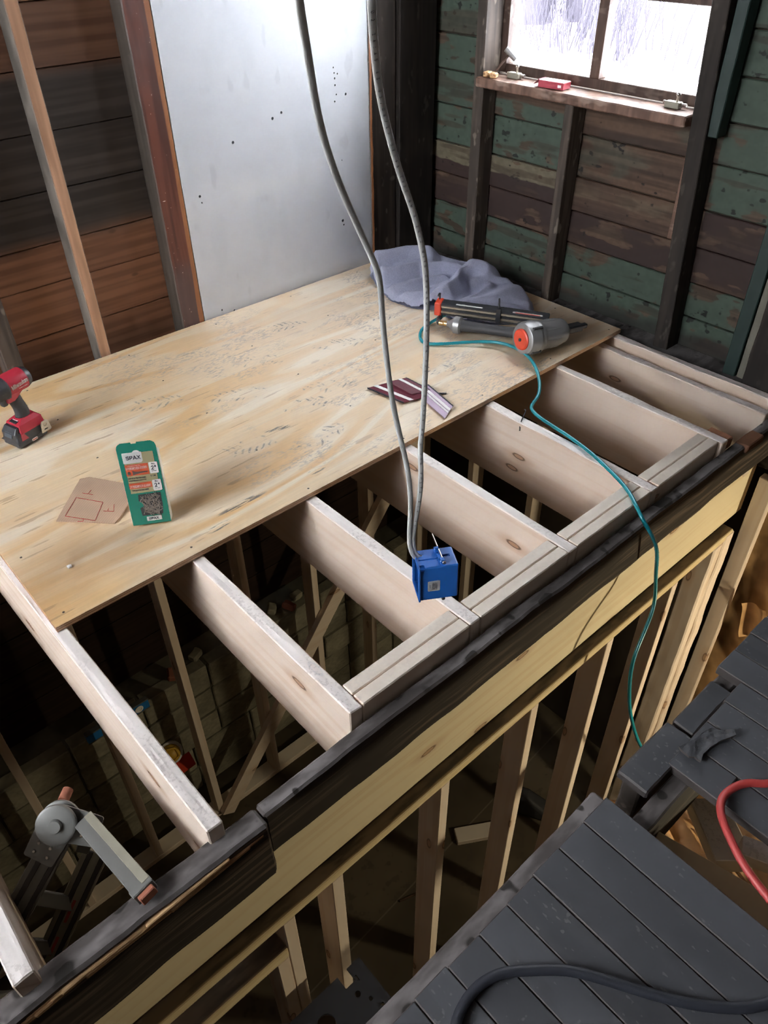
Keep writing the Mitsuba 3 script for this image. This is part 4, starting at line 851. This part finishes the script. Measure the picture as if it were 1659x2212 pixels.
flatbar(foot - dl * .008, foot + dl * .014, .046, .028, 'alu', 'rail_cap'); flatbar(foot + dl * .014, foot + dl * .028, .034, .02, 'rust', 'rail_tip')
R1a, R1b, R2a, R2b = np.array([-.222, -.42, -.165]), np.array([-.60, -.42, -.575]), np.array([-.168, -.42, -.30]), np.array([-.50, -.42, -.745])
for a_, b_, mt in ((R1a, R1b, 'alu'), (R2a, R2b, 'alu_pale')):
    s_, n_u = flatbar(a_, b_, .060, .024, mt, 'rail')
    for o in (-.018, .012): flatbar(a_ + s_ * o, b_ + s_ * o, .012, .006, 'rubber', 'rail_groove', .0115)
for t in (.30, .55, .85):
    a_, b_ = R1a * (1 - t) + R1b * t, R2a * (1 - t) + R2b * t
    flatbar(a_, b_, .032, .03, 'alu', 'rung', -.008)
flatbar(R2a + np.array([-.03, 0, .03]), h0 + np.array([.01, 0, -.02]), .030, .008, 'alu', 'strut')
wx = (R2b - R2a) / np.linalg.norm(R2b - R2a); RL = np.stack([-wx, np.cross(n_u, -wx), n_u], 1); RL = np.stack([wx, np.cross(n_u, wx), n_u], 1)
for o_, w__ in ((-.06, .07), (.05, .06)):
    part(ld, 'red_marking', pose(pose(cbox(w__, .007, .0006, .0002), None, (o_, .004, 0)), RL, (R2a + R2b) / 2 + n_u * .0125 - wx * .04 + np.cross(n_u, wx) * -.003), 'red_pen')
RH = frame((-.42, -.62, .66), (1, 0, 0)); hc = Hh + np.array([-.022, 0, .004])
part(ld, 'hinge_disc', pose(lathe([(0, -.024), (.040, -.024), (.043, -.020), (.043, -.012), (.036, -.010), (.036, .006), (.043, .008), (.043, .018), (.038, .021), (.016, .022), (.013, .030), (0, .030)], 40), RH, hc), 'alu', 35)
def hplate(tgt, nm):
    d = RH.T @ (np.array(tgt) - hc); ang = math.atan2(d[1], d[0]); Rz = Rot.from_euler('z', ang).as_matrix()
    pl_ = Polygon([(0, -.034), (.085, -.028), (.085, .028), (0, .034)]).buffer(.006)
    part(ld, nm, pose(prism(pl_, .005), RH @ Rz, hc - RH[:, 2] * .004), 'alu')
    for i, (u, v) in enumerate(((.055, -.015), (.055, .012), (.075, -.016), (.075, .015))):
        part(ld, 'rivet', pose(lathe([(0, 0), (.004, 0), (.003, .003), (0, .003)], 10), RH @ Rz, hc + RH @ Rz @ np.array([u, v, .001])), 'steel', 35)
hplate(R1b, 'hinge_plate'); hplate(foot, 'hinge_plate')
part(ld, 'lock_knob', cyl(hc + np.array([.030, .045, -.004]), hc + np.array([.050, .065, -.006]), .012, 20), 'rust', 30, label='reddish lock knob')

# ------------------------------------------------------------------ things in the basement
lv = thing('spirit_level', 'blue spirit level with a round white vial on the block wall ledge', 'level')
part(lv, 'bar', bx(.10, .437, 1.085, 1.11, -1.838, -1.776, .003), 'level_blue')
part(lv, 'edge_strip', [bx(.10, .438, 1.082, 1.111, -1.778, -1.770, .001), bx(.10, .438, 1.082, 1.111, -1.842, -1.835, .001)], 'alu')
part(lv, 'vial_ring', pose(lathe([(0, 0), (.020, 0), (.022, .002), (.022, .004), (.013, .004), (.013, .001), (0, .001)], 28), frame((0, -1, 0)), (.380, 1.084, -1.806)), 'white', 35)
yl = thing('yellow_fixture', 'round yellow and white plastic fixture on the block wall beside a stud', 'fixture')
part(yl, 'rim', pose(lathe([(0, 0), (.060, 0), (.066, .008), (.064, .022), (.05, .024), (0, .024)], 32), frame((-.2, -.75, .6)), (.462, 1.085, -2.28)), 'white_label', 35)
Ry = frame((-.2, -.75, .6))
part(yl, 'dome', pose(lathe([(0, .02), (.052, .02), (.050, .038), (.036, .056), (.016, .066), (0, .066)], 24), Ry, (.462, 1.085, -2.28)), 'lamp_yellow', 35)
for i in range(5):
    part(yl + '__dome', 'fin', pose(cbox(.012, .05, .034, .003), Ry @ Rot.from_euler('z', i * 1.2566).as_matrix(), np.array([.462, 1.085, -2.28]) + Ry @ np.array([.034 * math.cos(i * 1.2566), .034 * math.sin(i * 1.2566), .05])), 'lamp_yellow')
one('orange_tag', pose(prism(Polygon([(-.055, -.03), (.045, -.04), (.06, .03), (-.03, .042)]).buffer(.006), .004), frame((-.3, -.7, .64), (1, .2, .1)), (.500, 1.05, -2.40)), 'gun_orange', 'flat orange plastic tag hanging below the yellow fixture', 'tag')
one('wood_offcut', pose(cbox(.30, .088, .038, .003), Rot.from_euler('z', -.55).as_matrix(), (1.63, -.225, -2.811)), 'lumber_x', 'short 2x4 offcut lying on the basement floor', 'wood offcut', seed=120, tone=.6)
one('boot_shape', pose(hull(np.vstack([rbox(.11, .26, .07, .03).vertices + [0, 0, .035], rbox(.09, .11, .10, .03).vertices + [0, .07, .12]])), Rot.from_euler('z', .5).as_matrix(), (1.96, -.33, -2.83)), 'rubber', 'dark rubber boot shape standing on the basement floor by the hose studs', 'boot', smooth=30)
one('floor_stick', beam((1.02, -.19, -2.824), (1.15, -.235, -2.824), .012, .010, (0, 0, 1)), 'old_stud', 'thin dark stick lying on the basement floor between the studs', 'stick', seed=3, tone=.2)
bp_ = sbox(-.25, -1.45, .287, -.800).difference(Point(.108, -.872).buffer(.027)).difference(sbox(.205, -.84, .24, -.79)).difference(Point(.222, -.872).buffer(.0085)).difference(Point(.243, -.905).buffer(.0065)).difference(Point(.258, -.938).buffer(.005)).difference(sbox(.246, -.848, .250, -.83))
bt = thing('tool_table', 'black steel tool table with a large round hole at the bottom of the photo', 'tool table')
part(bt, 'top_plate', prism(bp_, .010, None, (0, 0, -1.01)), 'rubber')
for x, y in ((.255, -.86), (.255, -1.40), (-.22, -.86), (-.22, -1.40)):
    part(bt, 'leg', bx(x - .02, x + .02, y - .02, y + .02, -2.83, -1.011, .002), 'rubber')

# ------------------------------------------------------------------ hoses and bark on the grey floor
one('red_hose', tube(spline([(1.25, -1.52, -.060), (1.10, -1.46, -.060), (.966, -1.41, -.060), (.938, -1.384, -.059), (.898, -1.366, -.056), (.853, -1.364, -.052), (.813, -1.384, -.046), (.778, -1.426, -.046), (.752, -1.472, -.050), (.733, -1.53, -.054), (.70, -1.62, -.058), (.62, -1.75, -.0605)], 110), .0085, None, 16), 'hose_red', 'red hose looping over the slot in the grey floor', 'hose', smooth=True)
one('black_hose', tube(spline([(.05, -1.40, -.059), (.115, -1.30, -.059), (.139, -1.275, -.059), (.164, -1.264, -.058), (.197, -1.259, -.057), (.229, -1.263, -.056), (.263, -1.277, -.056), (.303, -1.307, -.057), (.346, -1.346, -.057), (.384, -1.398, -.058), (.426, -1.466, -.059), (.471, -1.53, -.059), (.525, -1.586, -.059), (.567, -1.614, -.059), (.66, -1.66, -.059)], 110), .0095, None, 16), 'hose_black', 'black hose curving across the grey plank floor', 'hose', smooth=True)
def scrap():
    poly = Polygon([(.905, -1.232), (.897, -1.262), (.906, -1.270), (.903, -1.286), (.925, -1.279), (.953, -1.281), (.985, -1.289), (1.018, -1.305), (1.032, -1.292), (1.012, -1.270), (1.005, -1.255), (.975, -1.249), (.945, -1.245)])
    m = prism(poly, .006); v, f = trimesh.remesh.subdivide_to_size(m.vertices, m.faces, .007); m = trimesh.Trimesh(v, f); m.merge_vertices(); p = m.vertices.copy()
    p[:, 2] += -.0695 + .010 * meshkit.fbm(p * [50, 50, 0], 3, 2) + .012 * np.clip((p[:, 1] + 1.27) * -25, 0, 1); m.vertices = p; return m
one('floor_scrap', scrap(), 'grey_paint_floor', 'torn dark grey bark-like scrap lying on the farther grey planks', 'scrap', seed=77, tone=.62)

# ------------------------------------------------------------------ outdoors seen through the window
def ground(u, v):
    x = 2.9 + 60 * u ** 1.6; y = -45 + 90 * v; z = -1.2 + .05 * (x - 3) * (x < 40) + .9 * (meshkit.fbm(np.stack([x * .12, y * .12, x * 0], -1), 4, 3) - .5) * np.clip((x - 4) / 8, 0, 1)
    return np.stack([x, y, z], -1)
one('snow_ground', sheet(60, 90, ground, .05), 'snow', 'snow-covered ground outside the window', 'snow', smooth=True, kind='stuff')
for i, (x, y, r) in enumerate(((12.4, 8.55, .30), (12.8, 8.05, .16), (15.0, 10.2, .35), (12.6, 7.55, .07))):
    z0 = -1.2 + .05 * (x - 3) - .4; pts = [(x, y, z0), (x + .1, y + .1, z0 + 2.5), (x + .1, y - .1, z0 + 6), (x + .4, y + .2, z0 + 11)]
    lab = ('thick bare tree trunk outside, nearest the left edge of the window', 'slimmer bare trunk outside, right of the thickest one', 'distant thick trunk outside behind the others', 'thin sapling trunk outside near the middle of the left pane')[i]
    one('tree_trunk', rough(tube(spline(pts, 12), np.linspace(r, r * .5, 12), None, 12), .05, 1.5, .5, i), 'bark', lab, 'tree', smooth=True)
tw = []; r_ = random.Random(5)
for i in range(420):
    x = r_.uniform(10.8, 14.5); y = (r_.uniform(.53, .72) if i < 395 else r_.uniform(.40, .53)) * (x - .2) + .05 * (x - 12); z = -1.2 + .05 * (x - 3) + .1; a = r_.uniform(0, 6.28); l = r_.uniform(.25, .8)
    tw.append(cyl((x, y, z - .2), (x + .35 * l * math.cos(a), y + .35 * l * math.sin(a), z + l), .016, 4, .006))
one('twigs', tw, 'bark', 'snowy brush and twigs outside the left pane of the window', 'brush', kind='stuff')
